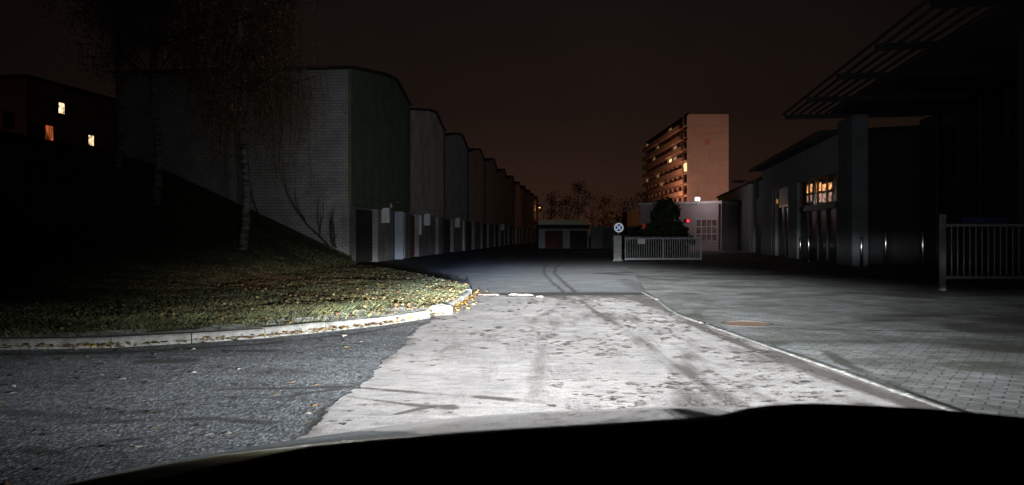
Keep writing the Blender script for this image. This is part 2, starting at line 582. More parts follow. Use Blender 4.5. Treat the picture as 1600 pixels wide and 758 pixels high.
# pale concrete slab in front of the car
KR = [G(*p) for p in ((1600, 683), (1470, 638), (1300, 577), (1200, 543), (1120, 514), (1050, 490), (1022, 467))]   # its kerb on the right
kry, krx = [p[1] for p in KR], [p[0] for p in KR]
kry, krx = [-8] + kry + [17], [3.25] + krx + [2.85]
LE = [(0, -1.34), (4.97, -1.32), (6.47, -1.29), (8.47, -1.27), (10.5, -1.24), (12.0, -1.16), (13, -1.05), (14.15, -.93), (15.3, -.88), (16.1, -.86)]
gy = np.concatenate([np.linspace(-6, 3, 20), np.linspace(3.05, 16.12, 420)])
lx = np.interp(gy, [p[1 - 1] for p in LE], [p[1] for p in LE])
jag = (vnoise(gy, gy * 0, 2.2) - .5) * .08 + (vnoise(gy, gy * 0, 9) - .5) * .07 + (vnoise(gy, gy * 0, 25, 4) - .5) * .04
lx = lx + jag
rx = np.interp(gy, kry, krx) + .03
gx = np.linspace(0, 1, 150)
X = lx[:, None] + (rx - lx)[:, None] * gx[None]
Y = np.repeat(gy[:, None], 150, 1)
Y[-1] += (vnoise(X[-1], X[-1], 6) - .5) * .22
tracks = [
    ([(882, 464), (872, 480), (830, 503), (760, 527), (650, 556), (560, 590)], .16, .22, .38, .22),
    ([(884, 464), (880, 485), (852, 530), (838, 570), (834, 630)], .30, .16, .42, .42),
    ([(878, 464), (876, 478)], .30, .2, .7, .4),
    ([(906, 468), (930, 487), (985, 520), (1012, 545), (1058, 578), (1096, 600), (1160, 640)], .07, .34, .62, .78),
    ([(1085, 520), (1083, 560), (1078, 590), (1110, 640)], .13, .55, .45, .72),
    ([(950, 500), (1060, 545), (1110, 585), (1240, 640)], .22, .20, .36, .42),
    ([(985, 464), (1040, 476), (1066, 490)], 1.1, .6, 1.5, 1.2),
    ([(960, 463), (1022, 469)], .25, .5, .5, .7),
    ([(736, 461.2), (860, 461.4), (1022, 462)], .7, 1.25, 1., 1.2),
    ([(1056, 496), (1120, 522), (1200, 550), (1310, 590), (1470, 646)], .26, .26, 1.1, 1.2),
    ([(1230, 566), (1290, 590), (1340, 606)], .30, .18, .75, .55),
    ([(1140, 540), (1200, 560), (1260, 573)], .10, .1, .5, .45),
    ([(528, 603), (600, 609), (680, 615), (760, 620), (835, 628)], .06, .17, 1., 1.1),
    ([(545, 620), (600, 626), (660, 633), (705, 637)], .05, .11, .9, 1.),
    ([(620, 645), (665, 636), (700, 634)], .07, .10, .9, 1.),
    ([(530, 610), (515, 635), (492, 662)], .06, .07, .8, .8),
    ([(780, 508), (900, 508), (1010, 511)], .055, .055, .75, .65),
    ([(700, 528), (860, 536), (1000, 540), (1180, 552)], .04, .04, .7, .55),
    ([(690, 490), (640, 520), (580, 570), (530, 610)], .07, .09, .45, .55),
    ([(740, 466), (722, 476), (690, 492)], .10, .14, .6, .7),
]
D = masks(X, Y, tracks)
P1 = vnoise(X * 2.4, Y, .55, 2) * .6 + vnoise(X * 3, Y, 1.7, 5) * .4
D += .55 * ss(.56, .74, P1) * ss(-.2, .8, X) * (.4 + .8 * vnoise(X * 8, Y * 1.4, 1., 3)) + .30 * ss(.60, .78, vnoise(X * 3, Y, 1.3, 6))
D = np.maximum(D, .8 * ss(.93, 1., gx)[None] * (.4 + .9 * vnoise(X, Y, 2.2, 3)))
D = np.maximum(D, .7 * (1 - ss(0, .05, gx))[None] * ss(.35, .7, vnoise(X, Y, 2.0, 8)))
Z = np.full(X.shape, -.004) + .010 * (vnoise(X, Y, .8, 6) - .5) + .004 * (vnoise(X, Y, 3.5, 8) - .5)
tag(raw('concrete_road', np.stack([X, Y, Z], -1).reshape(-1, 3), grid_faces(*X.shape), M['concrete'], dirt=D.ravel(), smooth=True), kind='structure')

# block paved yard on the right
gy = np.concatenate([np.linspace(-6, 4, 20), np.linspace(4.1, 30, 330), np.linspace(30.3, 90, 120)])
lx = np.interp(gy, kry + [26.3, 37.5, 75, 90], krx + [4.06, 5.2, 9, 11]) + .10
gx = np.linspace(0, 1, 420) ** 1.4
X = lx[:, None] + (30 - lx)[:, None] * gx[None]
Y = np.repeat(gy[:, None], 420, 1)
ptracks = [
    ([(1195, 514), (1260, 517), (1340, 518), (1700, 519)], .10, .14, 1.2, 1.1),
    ([(1260, 512), (1330, 505), (1420, 500)], .35, .3, .5, .5),
    ([(1180, 540), (1300, 536), (1420, 538), (1560, 545)], .35, .5, .55, .45),
    ([(1290, 550), (1360, 590), (1420, 615), (1500, 650)], .16, .14, .7, .6),
    ([(1000, 452), (1120, 464), (1260, 455), (1500, 470)], .5, .5, .45, .35),
    ([(985, 432), (1060, 440), (1150, 436)], .5, .6, .5, .4),
    ([(1060, 496), (1180, 532), (1350, 592), (1490, 640)], .06, .08, .7, .7),
    ([(1110, 470), (1090, 490), (1080, 500)], .3, .2, .5, .5),
]
D = masks(X, Y, ptracks) + 1.0 * ss(.45, .78, vnoise(X, Y * 1.2, .45, 3)) * (.3 + .9 * vnoise(X, Y * 1.5, 4.5, 1)) * vnoise(X, Y, 1.3, 11) + .6 * ss(.50, .72, vnoise(X, Y * 1.6, 1.1, 7))
Z = np.full(X.shape, .012) + .018 * (vnoise(X, Y, .5, 4) - .5)
tag(raw('paved_yard', np.stack([X, Y, Z], -1).reshape(-1, 3), grid_faces(*X.shape), M['paving'], dirt=D.ravel(), smooth=True), kind='structure')


def strip(name, pts, w, z0, z1, m, gap=0., step=1.0, jit=.01, kind='structure', top_out=0.):
    """kerb stones laid along a line, each a bevelled block"""
    pts = [Vector((*p[:2], 0)) for p in pts]
    L = [0]
    for a, b in zip(pts, pts[1:]):
        L.append(L[-1] + (b - a).length)

    def at(s):
        for i in range(len(pts) - 1):
            if s <= L[i + 1] or i == len(pts) - 2:
                t = (s - L[i]) / max(1e-6, L[i + 1] - L[i])
                return pts[i].lerp(pts[i + 1], t)
    b = MB()
    s = 0
    while s < L[-1] - .1:
        e = min(s + step, L[-1])
        p, q = at(s + gap / 2), at(e - gap / 2)
        d = (q - p).normalized()
        n = Vector((-d.y, d.x, 0))
        dz, dn = random.uniform(-jit, jit), random.uniform(-jit, jit)
        c = .018
        cross = [(0, z0), (0, z1 - c), (c, z1), (w - c, z1), (w, z1 - c), (w, z0)]
        vs = []
        for r in (p, q):
            rz = random.uniform(-jit, jit) * .4
            for (u, z) in cross:
                pt = r + n * (u + dn)
                vs.append((pt.x, pt.y, z + dz + rz))
        k = len(cross)
        b.add(vs, [tuple(range(k))[::-1], tuple(range(k, 2 * k))] + [(i, i + 1, k + i + 1, k + i) for i in range(k - 1)])
        s = e
    return tag(b.build(name, m), kind=kind)


# kerb along the right edge of the slab: nearly flush, narrow
strip('kerb', [(x, y) for x, y in zip(krx, kry)][::-1], .075, -.1, .006, M['kerb_old'], .012, 1.0, .003)

# kerb round the grass island
KL = [(-30, 8.2), (-12, 8.40), (-8.5, 8.50), G(0, 545), G(200, 541), G(400, 528), G(540, 514), G(600, 507), G(645, 500), G(672, 495.5)]
KL2 = [G(698, 487), G(712, 479), G(725, 471), G(735, 463), (-.86, 16.7), G(729, 452), G(712, 448.5), G(690, 445)]
strip('kerb', KL, .13, -.1, .105, M['kerb'], .014, .85, .008)
strip('kerb', KL2, .16, -.1, .11, M['kerb'], .010, .9, .008)
# broken off kerb block lying askew in the gap
b = MB().prism([(-.16, -.02), (.15, -.02), (.17, .10), (.10, .145), (-.13, .15), (-.18, .08)], 1, -.10, .10)
o = tag(b.build('kerb_block', M['kerb'], bevel=.015), 'loose pale kerb block tilted in the gap of the left kerb', 'kerb block')
o.location = (*G(689, 491), .0)
o.rotation_euler = (.12, -.10, .75)

# broken slab edge along the joint: thin ragged chunks
for k, (px, py, l, w, h, lab) in enumerate(((765, 460.6, .50, .22, .016, 'long flat pale concrete chunk at the left end of the road joint'),
                                            (815, 460.8, .62, .26, .020, 'pinkish broken slab edge in the middle of the road joint'),
                                            (843, 463.5, .16, .16, .018, 'small pale concrete crumb beside the tyre tracks on the joint'))):
    n = 22
    prof = []
    for q in range(n):
        a = 2 * math.pi * q / n
        rr = random.uniform(.55, 1.1)
        prof.append((l / 2 * math.cos(a) * rr, w / 2 * math.sin(a) * rr))
    cb = MB()
    top = [(x * .72, y * .6, h * random.uniform(.6, 1.1)) for x, y in prof]
    bot = [(x, y, -.004) for x, y in prof]
    cb.add(bot + top + [(0, 0, h)], [(q, (q + 1) % n, n + (q + 1) % n, n + q) for q in range(n)] + [(n + q, n + (q + 1) % n, 2 * n) for q in range(n)])
    o = tag(cb.build('concrete_chunk', mat('pale_chunk', (.22, .18, .155), .9, var=.6, scale=18, bump=1., bscale=60)), lab, 'rubble', 'broken concrete along the joint')
    o.location = (*G(px, py), 0)
    o.rotation_euler = (0, 0, random.uniform(-.15, .15))

# terrain of the island and the bank on the left
KF = KL + KL2[:4]
kfx, kfy = [p[0] for p in KF], [p[1] for p in KF]


def terrain(X, Y):
    r = np.maximum(0, -X - 6.2)
    h = .40 * r * ss(13, 29, Y) + .05 * r * ss(9, 13, Y)
    h = np.where(h > 4.2, 4.2 + (h - 4.2) * .25, h)
    hump = .07 * ss(0, 1.6, Y - np.interp(X, kfx, kfy)) * ss(-.9, -2.6, X)
    return .075 + hump + h + .008 * (vnoise(X, Y, .9, 2) - .5) * ss(-1, -3, X) + .10 * (vnoise(X, Y, .35, 9) - .5) * ss(-7, -10, X)


cols = np.concatenate([np.linspace(-45, -17, 40), np.linspace(-16.8, -6.6, 70), np.linspace(-6.5, -.88, 110)])
front = np.interp(cols, kfx, kfy) + .12
back = np.interp(cols, [-45, -17.2, -16.9, -6.65, -6.6, -6.1, -3.4, -1.76, -1.31, -.93, -.86], [80, 80, 33.2, 32.2, 31.4, 30, 23.4, 19.2, 18.5, 17.2, 16.4])
t = np.linspace(0, 1, 120) ** 1.25
Y = front[None] + (np.maximum(back, front + .02) - front)[None] * t[:, None]
X = np.repeat(cols[None], 120, 0)
tag(raw('terrain', np.stack([X, Y, terrain(X, Y)], -1).reshape(-1, 3), grid_faces(120, len(cols)), M['soil'], smooth=True), kind='structure')

# worn footpath between the kerb and the grass
pc = np.linspace(-6.4, -.95, 120)
pf = np.interp(pc, kfx, kfy) + .13
pw = np.interp(pc, [-6.4, -5, -3, -1.9, -1.4, -.95], [.15, .45, .8, 1.2, 1.8, 1.5])
tt = np.linspace(0, 1, 12)
PY = pf[None] + pw[None] * tt[:, None] + (vnoise(np.repeat(pc[None], 12, 0), tt[:, None] + pc[None], 3) - .5) * .16 * tt[:, None]
PX = np.repeat(pc[None], 12, 0)
tag(raw('footpath', np.stack([PX, PY, np.maximum(terrain(PX, PY) + .006, .10) + .02 * (vnoise(PX, PY, 3, 3) - .5)], -1).reshape(-1, 3), grid_faces(12, 120), M['path'], smooth=True), kind='structure')



def blades(n):
    x = np.concatenate([rng.uniform(-9.5, -1.1, n), -1 - rng.exponential(2.4, n // 2), rng.uniform(-16.5, -6, n // 3)])
    y = np.concatenate([rng.uniform(0, 1, n + n // 2) ** 1.1 * 17 + 8.6, rng.uniform(15, 32, n // 3)])
    f = np.interp(x, kfx, kfy) + .15
    pw_ = np.interp(x, [-6.4, -5, -3, -1.9, -1.4, -.95], [.15, .45, .8, 1.2, 1.8, 1.5], left=.15)
    bk = np.interp(x, [-16.9, -6.65, -6.1, -3.4, -1.76, -1.31, -.93], [32, 31.9, 30, 23.4, 19.2, 18.5, 17.2]) - .1
    clump = vnoise(x, y, .9, 1) * .6 + vnoise(x, y, 3, 2) * .5
    ok = (y > f + pw_ * (.75 + .5 * vnoise(x, y, 2, 4)) * (rng.random(len(x)) > .04)) & (y < bk) & (x < -.95) & (clump > .30 + .25 * rng.random(len(x)))
    x, y, clump = x[ok], y[ok], clump[ok]
    m = len(x)
    z = terrain(x, y)
    h = rng.uniform(.02, .075, m) * (.4 + clump)
    w = rng.uniform(.003, .007, m) * (1 + (y - 9) * .05)
    a = rng.uniform(0, 2 * math.pi, m)
    lean = rng.uniform(.2, 1.5, m) * h
    la = rng.uniform(0, 2 * math.pi, m)
    dx, dy = np.cos(a) * w, np.sin(a) * w
    lx_, ly_ = np.cos(la) * lean, np.sin(la) * lean
    v = np.stack([np.stack([x - dx, y - dy, z - .01], -1), np.stack([x + dx, y + dy, z - .01], -1),
                  np.stack([x + lx_ * .4 + dx * .7, y + ly_ * .4 + dy * .7, z + h * .62], -1),
                  np.stack([x + lx_, y + ly_, z + h], -1)], 1).reshape(-1, 3)
    fc = np.arange(m)[:, None] * 4 + np.array([0, 1, 2, 3])[None]
    base = np.array([.052, .068, .026])
    dry = np.array([.11, .088, .04])
    k = np.clip(rng.normal(.30, .28, m) + .6 * (vnoise(x, y, .7, 8) - .4), 0, 1)[:, None]
    brown = np.exp(-(((x + 5.6) / 2.0) ** 2 + ((y - 18.5) / 3.2) ** 2))[:, None]
    tone = (base * (1 - k) + dry * k) * (1 - .75 * brown) + np.array([.13, .065, .03]) * brown * .75
    tone = tone * .74 * (rng.uniform(.25, 1.5, m) * (.55 + .9 * vnoise(x, y, 2.2, 12)))[:, None]
    return v, fc, np.repeat(tone, 4, 0)


v, fc, tone = blades(300000)
tag(raw('grass', v, fc, M['leaf'], tone=tone), 'short autumn grass on the left verge behind the kerb', 'grass', kind='stuff')


def leaves(name, x, y, zf, size, cols, label, flat=.35):
    m = len(x)
    a = rng.uniform(0, 2 * math.pi, m)
    s = size * rng.uniform(.6, 1.3, m)
    tx, ty = rng.normal(0, flat, m), rng.normal(0, flat, m)
    z = zf(x, y)
    base = np.array([(-1, 0, 0), (-.25, -.62, .12), (.45, -.5, .15), (1, 0, 0), (.45, .5, .15), (-.25, .62, .12)])
    v = np.zeros((m, 6, 3))
    for i, (u, w, c) in enumerate(base):
        px, py = u * s, w * s
        v[:, i, 0] = x + px * np.cos(a) - py * np.sin(a)
        v[:, i, 1] = y + px * np.sin(a) + py * np.cos(a)
        v[:, i, 2] = z + np.abs(px * tx + py * ty) + c * s
    fc = (np.arange(m)[:, None] * 6)[:, :, None] + np.array([[0, 1, 2, 3], [0, 3, 4, 5]])[None]
    cs = np.array(cols)
    tone = cs[rng.integers(0, len(cs), m)] * rng.uniform(.6, 1.25, m)[:, None]
    return tag(raw(name, v.reshape(-1, 3), fc.reshape(-1, 4), M['leaf'], tone=np.repeat(tone, 6, 0)), label, 'leaves', kind='stuff')


YEL = [(.34, .21, .05), (.28, .16, .04), (.38, .28, .10), (.20, .11, .035), (.13, .07, .03), (.09, .055, .03)]
# gutter
n = 2600
s = rng.random(n)
KG = KL[1:] + KL2[:5]
seglen = np.cumsum([0] + [math.dist(a, b) for a, b in zip(KG, KG[1:])])
sl = s * seglen[-1]
gx_ = np.interp(sl, seglen, [p[0] for p in KG])
gy_ = np.interp(sl, seglen, [p[1] for p in KG])
dens = vnoise(sl, sl * 0, .9, 2) * .8 + .25
keep = rng.random(n) < dens
off = rng.exponential(.065, n)
side = np.where(gx_ > -1.15, 1., 0.)
gx2 = gx_ + side * (off + .03) + (1 - side) * rng.normal(0, .05, n)
gy2 = gy_ - (1 - side) * (off + .03) - side * rng.normal(0, .05, n)
leaves('gutter_leaves', gx2[keep], gy2[keep], lambda x, y: .004 + .03 * rng.random(len(x)), .026, YEL, 'yellow birch leaves gathered in the gutter of the left kerb', .6)
# heap at the gap
n = 60
p = np.array(G(684, 492))
leaves('gutter_leaves', p[0] + rng.normal(0, .16, n), p[1] + rng.normal(0, .22, n), lambda x, y: .01 + .05 * rng.random(len(x)), .028, YEL, 'small heap of yellow leaves around the loose kerb block', .7)
# over the grass and path
n = 15000
x = -1.0 - rng.exponential(4.2, n)
y = rng.uniform(8.7, 28, n)
f = np.interp(x, kfx, kfy) + .15
bk = np.interp(x, [-16.9, -6.65, -6.1, -3.4, -1.76, -1.31, -.93], [32, 31.9, 30, 23.4, 19.2, 18.5, 17.2]) - .2
ok = (y > f) & (y < bk) & (x < -.98) & (rng.random(n) < .25 + vnoise(x, y, .8, 6))
leaves('fallen_leaves', x[ok], y[ok], lambda x, y: terrain(x, y) + .015 + .05 * rng.random(len(x)), .027,
       [(.18, .135, .05), (.21, .155, .065), (.13, .075, .032), (.09, .045, .022), (.19, .165, .10)], 'fallen yellow and brown leaves scattered over the grass', .7)
# dark wet leaves on the slab and the side road
n = 3400
y = 3.6 + 12 * rng.random(n) ** 1.1
x = rng.uniform(-1.2, 2.75, n)
dn = vnoise(x, y, .9, 4) * .6 + vnoise(x, y, 2.6, 7) * .6
ok = rng.random(n) < np.clip((dn - .46) * 2.6, .03, 1) * np.where(x > .1, 1., .45)
x, y = x[ok], y[ok]
m_ = rng.random(len(x)) < .22
WET = [(.11, .095, .088), (.15, .125, .115), (.075, .066, .06), (.20, .17, .155)]
leaves('wet_leaves', x[~m_], y[~m_], lambda x, y: .006 + 0 * x, .030, WET, 'small dark wet leaves stuck flat on the pale concrete', .03)
leaves('wet_leaves', x[m_], y[m_], lambda x, y: .007 + 0 * x, .050, WET, 'larger dark wet leaves and clumps flattened on the pale concrete', .02)
n = 330
y = 3.6 + 6.5 * rng.random(n)
x = rng.uniform(-7, -1.3, n)
ok = y < np.interp(x, kfx, kfy) - .1
leaves('road_leaves', x[ok], y[ok], lambda x, y: .004 + 0 * x, .034, [(.10, .08, .06), (.05, .045, .04), (.30, .20, .09), (.45, .40, .34), (.07, .06, .05)], 'scattered leaves and scraps on the dark side road', .25)

# manhole
mh = thing('manhole_cover', 'round rusty brown manhole cover set in the paving beside the kerb', 'manhole cover', (*G(1167, 508), .020))
a = np.linspace(0, 2 * math.pi, 48, endpoint=False)
MB().prism([(.30 * math.cos(t), .30 * math.sin(t)) for t in a], 2, -.04, .001).build('lid', mat('rusty_iron', (.13, .075, .05), .8, var=.5, scale=14, bump=1., bscale=45), mh)
rim = MB()
for k in range(48):
    a0, a1 = a[k], a[(k + 1) % 48]
    vs = []
    for r_, z_ in ((.312, -.04), (.312, .004), (.345, .003), (.40, -.03)):
        vs += [(r_ * math.cos(a0), r_ * math.sin(a0), z_), (r_ * math.cos(a1), r_ * math.sin(a1), z_)]
    rim.add(vs, [(0, 1, 3, 2), (2, 3, 5, 4), (4, 5, 7, 6)])
rim.build('rim', mat('dark_iron', (.06, .05, .045), .7, var=.3, scale=12), mh)

# ------------------------------------------------------------------ the row of garage houses on the left
ROWA = -math.atan(.095)
U = 10.55                                             # length of one house along the row
roww = ['dark green', 'beige', 'blue grey', 'tan', 'grey', 'brown beige']
upm = ['green_paint', 'beige_render', 'blue_render', 'tan_render', 'grey_render', 'tan_render', 'beige_render', 'grey_render', 'tan_render', 'beige_render', 'grey_render', 'tan_render']
labs = ['garage house with dark green upper front and white brick end wall, nearest of the row',
        'garage house with beige upper front directly behind the dark green one',
        'garage house with blue grey upper front, two doors beyond the green one',
        'narrow looking tan garage house just beyond the blue grey one',
        'grey rendered garage house, fifth from the green end of the row',
        'tan rendered garage house, sixth from the green end of the row',
        'beige garage house half way down the row, beyond six others',
        'grey rendered garage house, fifth from the far end of the row',
        'tan garage house, fourth from the far end of the row',
        'paler beige garage house, third from the far end of the row',
        'grey garage house, last but one at the far end of the row',
        'tan garage house closing the far end of the row']


def house(i):
    c, s_ = math.cos(ROWA), math.sin(ROWA)
    y0 = i * U * math.hypot(.095, 1)
    loc = (-6.8 - s_ * y0, 32 + c * y0, 0)
    h = thing('garage_house', labs[i], 'house', loc, ROWA, 'row of garage houses along the lane')
    L = U * 1.0045
    dz = random.uniform(-.12, .12) if i else 0
    prof = [(.012, 2.5), (.012, 8.2 + dz), (5.4, 9.02 + dz), (7.6, 9.2 + dz), (L - .012, 8.45 + dz), (L - .012, 2.5)]
    # body: white brick, set back from the upper front
    MB().prism([(.0, 0), (.0, 8.17 + dz), (5.4, 8.99 + dz), (7.6, 9.17 + dz), (L - .05, 8.42 + dz), (L - .05, 0)], 0, -10.2, -.32).prism([(.0, 2.505), (.0, 8.165 + dz), (5.4, 8.985 + dz), (7.6, 9.165 + dz), (L - .05, 8.415 + dz), (L - .05, 2.505)], 0, -.319, -.04).build('wall', M['brick'] if i == 0 else M['grey_render'], h)
    MB().prism(prof, 0, -.038, .10).build('upper_front', M[upm[i]], h)
    rp = [(-.10, 8.18), (5.4, 9.03), (7.6, 9.21), (L + .06, 8.43)]
    rf = MB().prism([(a, z + dz + .01) for a, z in rp] + [(a, z + dz + .13) for a, z in rp[::-1]], 0, -10.4, .22)
    rf.build('roof', M['roof_felt'], h)
    # ground floor: piers with doors between
    if i == 0:
        doors, piers, boxes = [(.95, 4.4)], [(0, .92), (4.43, 7.4), (9.95, L)], [5.2]
        doors2 = [(7.45, 9.9)]
    elif i == 1:
        doors, piers, boxes = [(.62, 2.85)], [(0, .6), (2.88, 7.9), (9.1, L)], [4.4]
        doors2 = [(7.93, 9.07)]
    else:
        w = random.uniform(-.25, .25)
        doors, piers, boxes = [(.25, 4.3 + w)], [(4.33 + w, 8.6), (9.9, L)], ([5.0] if i in (2, 5) else [])
        doors2 = [(8.63, 9.87)]
    for a, b_ in piers:
        MB().box(-.32, .02, a + .003, b_ - .003, 0, 2.5).build('pier', M['pier'], h)
    for a, b_ in doors + doors2:
        d = MB().box(-.32, -.24, a, b_, .03, 2.42)
        n = max(3, int((b_ - a) / .28))
        for k in range(n):
            y = a + (k + .5) * (b_ - a) / n
            d.box(-.24, -.215, y - .09, y + .09, .06, 2.38)
        dd = d.build('garage_door', M['door_red'] if i in (1,) else M['door_dark'], h)
        MB().tube([(-.2, a + (b_ - a) * .46, 1.0), (-.16, a + (b_ - a) * .46, 1.05), (-.16, a + (b_ - a) * .46, 1.15), (-.2, a + (b_ - a) * .46, 1.2)], .012, 6).build('handle', M['steel'], dd)
    for y in boxes:
        bx = MB().box(.024, .40, y - .12, y + .12, 1.86, 2.58)
        bo = bx.build('meter_box', M['meter'], h, bevel=.012)
        MB().box(.06, .36, y - .128, y - .121, 1.92, 2.52).build('box_lid', M['meter'], bo)
    if i == 0:
        MB().box(.025, .47, 7.62, 7.68, .02, 2.48).build('open_door_leaf', M['pale_door'], h, bevel=.01)['label'] = 'pale blue door leaf standing open'
        lt = MB().box(.10, .16, 6.35, 6.6, 2.62, 2.9).tube([(.13, 6.47, 2.8), (.45, 6.47, 2.98), (.52, 6.47, 2.86)], .025, 8)
        lt.build('wall_lamp', M['steel'], h)
    if i == 1:
        MB().box(.024, .17, 2.9, 2.95, 1.3, 2.45).build('notice_board', M['meter'], h)
    if i == 2:
        MB().box(.024, .14, 8.55, 8.60, .05, 2.45).build('door_trim', M['pale_trim'], h)
    if i in (0, 1, 2, 3):
        MB().tube([(.17, L - .16, 8.2), (.17, L - .16, 2.7), (.08, L - .16, 2.5), (.08, L - .16, .1)], .05, 8).build('drainpipe', M['dark_metal'], h)
        MB().tube([(.16, 2.6 + i, 2.95), (.16, 5, 2.82), (.16, L - .3, 2.9)], .012, 6).build('cable', M['rubber'], h)
    return h


for i in range(12):
    house(i)

# bare climbing shrub against the end wall
sh = thing('bare_shrub', 'bare dark shrub leaning against the white brick end wall', 'shrub', (-7.5, 31.4, terrain(np.array([-7.5]), np.array([31.4]))[0] - .05))
st = MB()


def limb(b, p, d, L, r, depth, spread=.5, up=.1):
    pts, rads = [Vector(p)], [r]
    d = Vector(d).normalized()
    for k in range(5):
        d = (d + Vector((random.uniform(-.25, .25), random.uniform(-.1, .1), random.uniform(-.2, .2) + up * .3))).normalized()
        pts.append(pts[-1] + d * L / 5)
        rads.append(r * (1 - .16 * (k + 1)))
    b.tube(pts, rads, 5 if depth < 2 else 7)
    if depth > 0:
        for k in range(1, 6):
            for _ in range(2):
                dd = (d + Vector((random.uniform(-1, 1), random.uniform(-.4, .4), random.uniform(-.7, .9))) * spread).normalized()
                limb(b, pts[k], dd, L * random.uniform(.25, .45), rads[k] * .5, depth - 1, spread, up)


for p0, d0, L0 in (((.15, 0, 0), (-.55, .02, .9), 3.6), ((.2, 0, .1), (-.35, -.05, 1.), 1.4), ((.3, 0, .05), (-.1, -.05, 1.), 1.2)):
    limb(st, p0, d0, L0, .05, 2, .35)
st.build('stem', M['bark_dark'], sh)
sh2 = thing('bare_shrub', 'thin bare sapling beside the bank, left of the leaning shrub', 'shrub', (-10.2, 31.2, terrain(np.array([-10.2]), np.array([31.2]))[0] - .05))
st = MB()
limb(st, (0, 0, 0), (-.35, 0, 1.), 2.6, .035, 1, .35)
st.build('stem', M['bark_dark'], sh2)


# ------------------------------------------------------------------ trees
def crown_mesh(pts, size, cols, hang=.0):
    pts = np.array(pts)
    m = len(pts)
    a = rng.normal(size=(m, 3))
    a /= np.linalg.norm(a, axis=1)[:, None]
    b_ = np.cross(a, rng.normal(size=(m, 3)))
    b_ /= np.linalg.norm(b_, axis=1)[:, None]
    s_ = size * rng.uniform(.6, 1.4, m)[:, None]
    v = np.stack([pts - a * s_, pts + b_ * s_ * .55, pts + a * s_, pts - b_ * s_ * .55], 1).reshape(-1, 3)
    fc = np.arange(m)[:, None] * 4 + np.arange(4)[None]
    cs = np.array(cols)
    tone = cs[rng.integers(0, len(cs), m)] * rng.uniform(.5, 1.4, m)[:, None]
    return v, fc, np.repeat(tone, 4, 0)


def birch_tree(loc, H, lean, R, label, nst, cols, low):
    nst = int(nst * 2.2)
    t_ = thing('birch_tree', label, 'tree', loc, 0, 'weeping birches on the bank')
    tr = MB()
    n = 14
    pts = [Vector((lean[0] * (k / n) + .10 * math.sin(k * 1.1), lean[1] * k / n, H * k / n - .1)) for k in range(n + 1)]
    tr.tube(pts, [.125 * (1 - .8 * k / n) + .012 for k in range(n + 1)], 10)
    twigs, leaves_ = MB(), []
    for k in range(nst):
        u = random.uniform(.32, 1.)
        p = pts[int(u * n)]
        ang = random.uniform(0, 2 * math.pi)
        r = R * (1.15 - .75 * u) * random.uniform(.5, 1.1)
        tip = p + Vector((math.cos(ang) * r, math.sin(ang) * r, random.uniform(.3, 1.6)))
        mid = p.lerp(tip, .55) + Vector((0, 0, .35))
        twigs.tube([p, mid, tip], [.03, .018, .01], 5)
        for q in range(7):
            s0 = p.lerp(tip, random.uniform(.35, 1.05)) + Vector((random.uniform(-.2, .2), random.uniform(-.2, .2), .1))
            Lh = random.uniform(.8, 3.4) * (1. if s0.z > low + 2.5 else .5)
            end = s0 + Vector((random.uniform(-.3, .3), random.uniform(-.3, .3), -Lh))
            if end.z < low:
                end.z = low + random.uniform(0, .5)
            if end.z > s0.z - .2:
                continue
            twigs.tube([s0, s0.lerp(end, .5) + Vector((.06, 0, 0)), end], [.007, .005, .003], 4)
            for j in range(int(Lh * 13)):
                f_ = random.random()
                leaves_.append(tuple(s0.lerp(end, f_) + Vector((random.gauss(0, .13), random.gauss(0, .13), random.gauss(0, .06)))))
    tr.build('trunk', M['bark_birch'], t_, smooth=True)
    twigs.build('branches', M['bark_dark'], t_)
    v, fc, tone = crown_mesh(leaves_, .036, cols)
    raw('crown', v, fc, M['leaf'], parent=t_, tone=tone)
    return t_


BROWN = [(.30, .16, .05), (.22, .12, .045), (.36, .22, .07), (.15, .10, .04)]
OLIVE = [(.06, .06, .025), (.09, .07, .03), (.05, .045, .02)]


def tz(x, y):
    return float(terrain(np.array([x]), np.array([y]))[0])


p = W(379, 378, 23.5)
birch_tree((p.x, p.y, tz(p.x, p.y)), 13.5, (.35, -.2), 2.6, 'white barked birch with brown hanging leaves in front of the brick end wall', 70, BROWN, 1.6)
p = W(243, 335, 25)
birch_tree((p.x, p.y, tz(p.x, p.y)), 14.5, (-.1, .3), 3.0, 'second birch farther left up the bank, its pale trunk half in shadow', 80, OLIVE + BROWN[:1], 3.6)
birch_tree((-14.4, 28.0, tz(-14.4, 28.0)), 13.5, (.3, .2), 3.2, 'dark birch at the left of the bank in front of the lit windows', 70, OLIVE, 4.6)


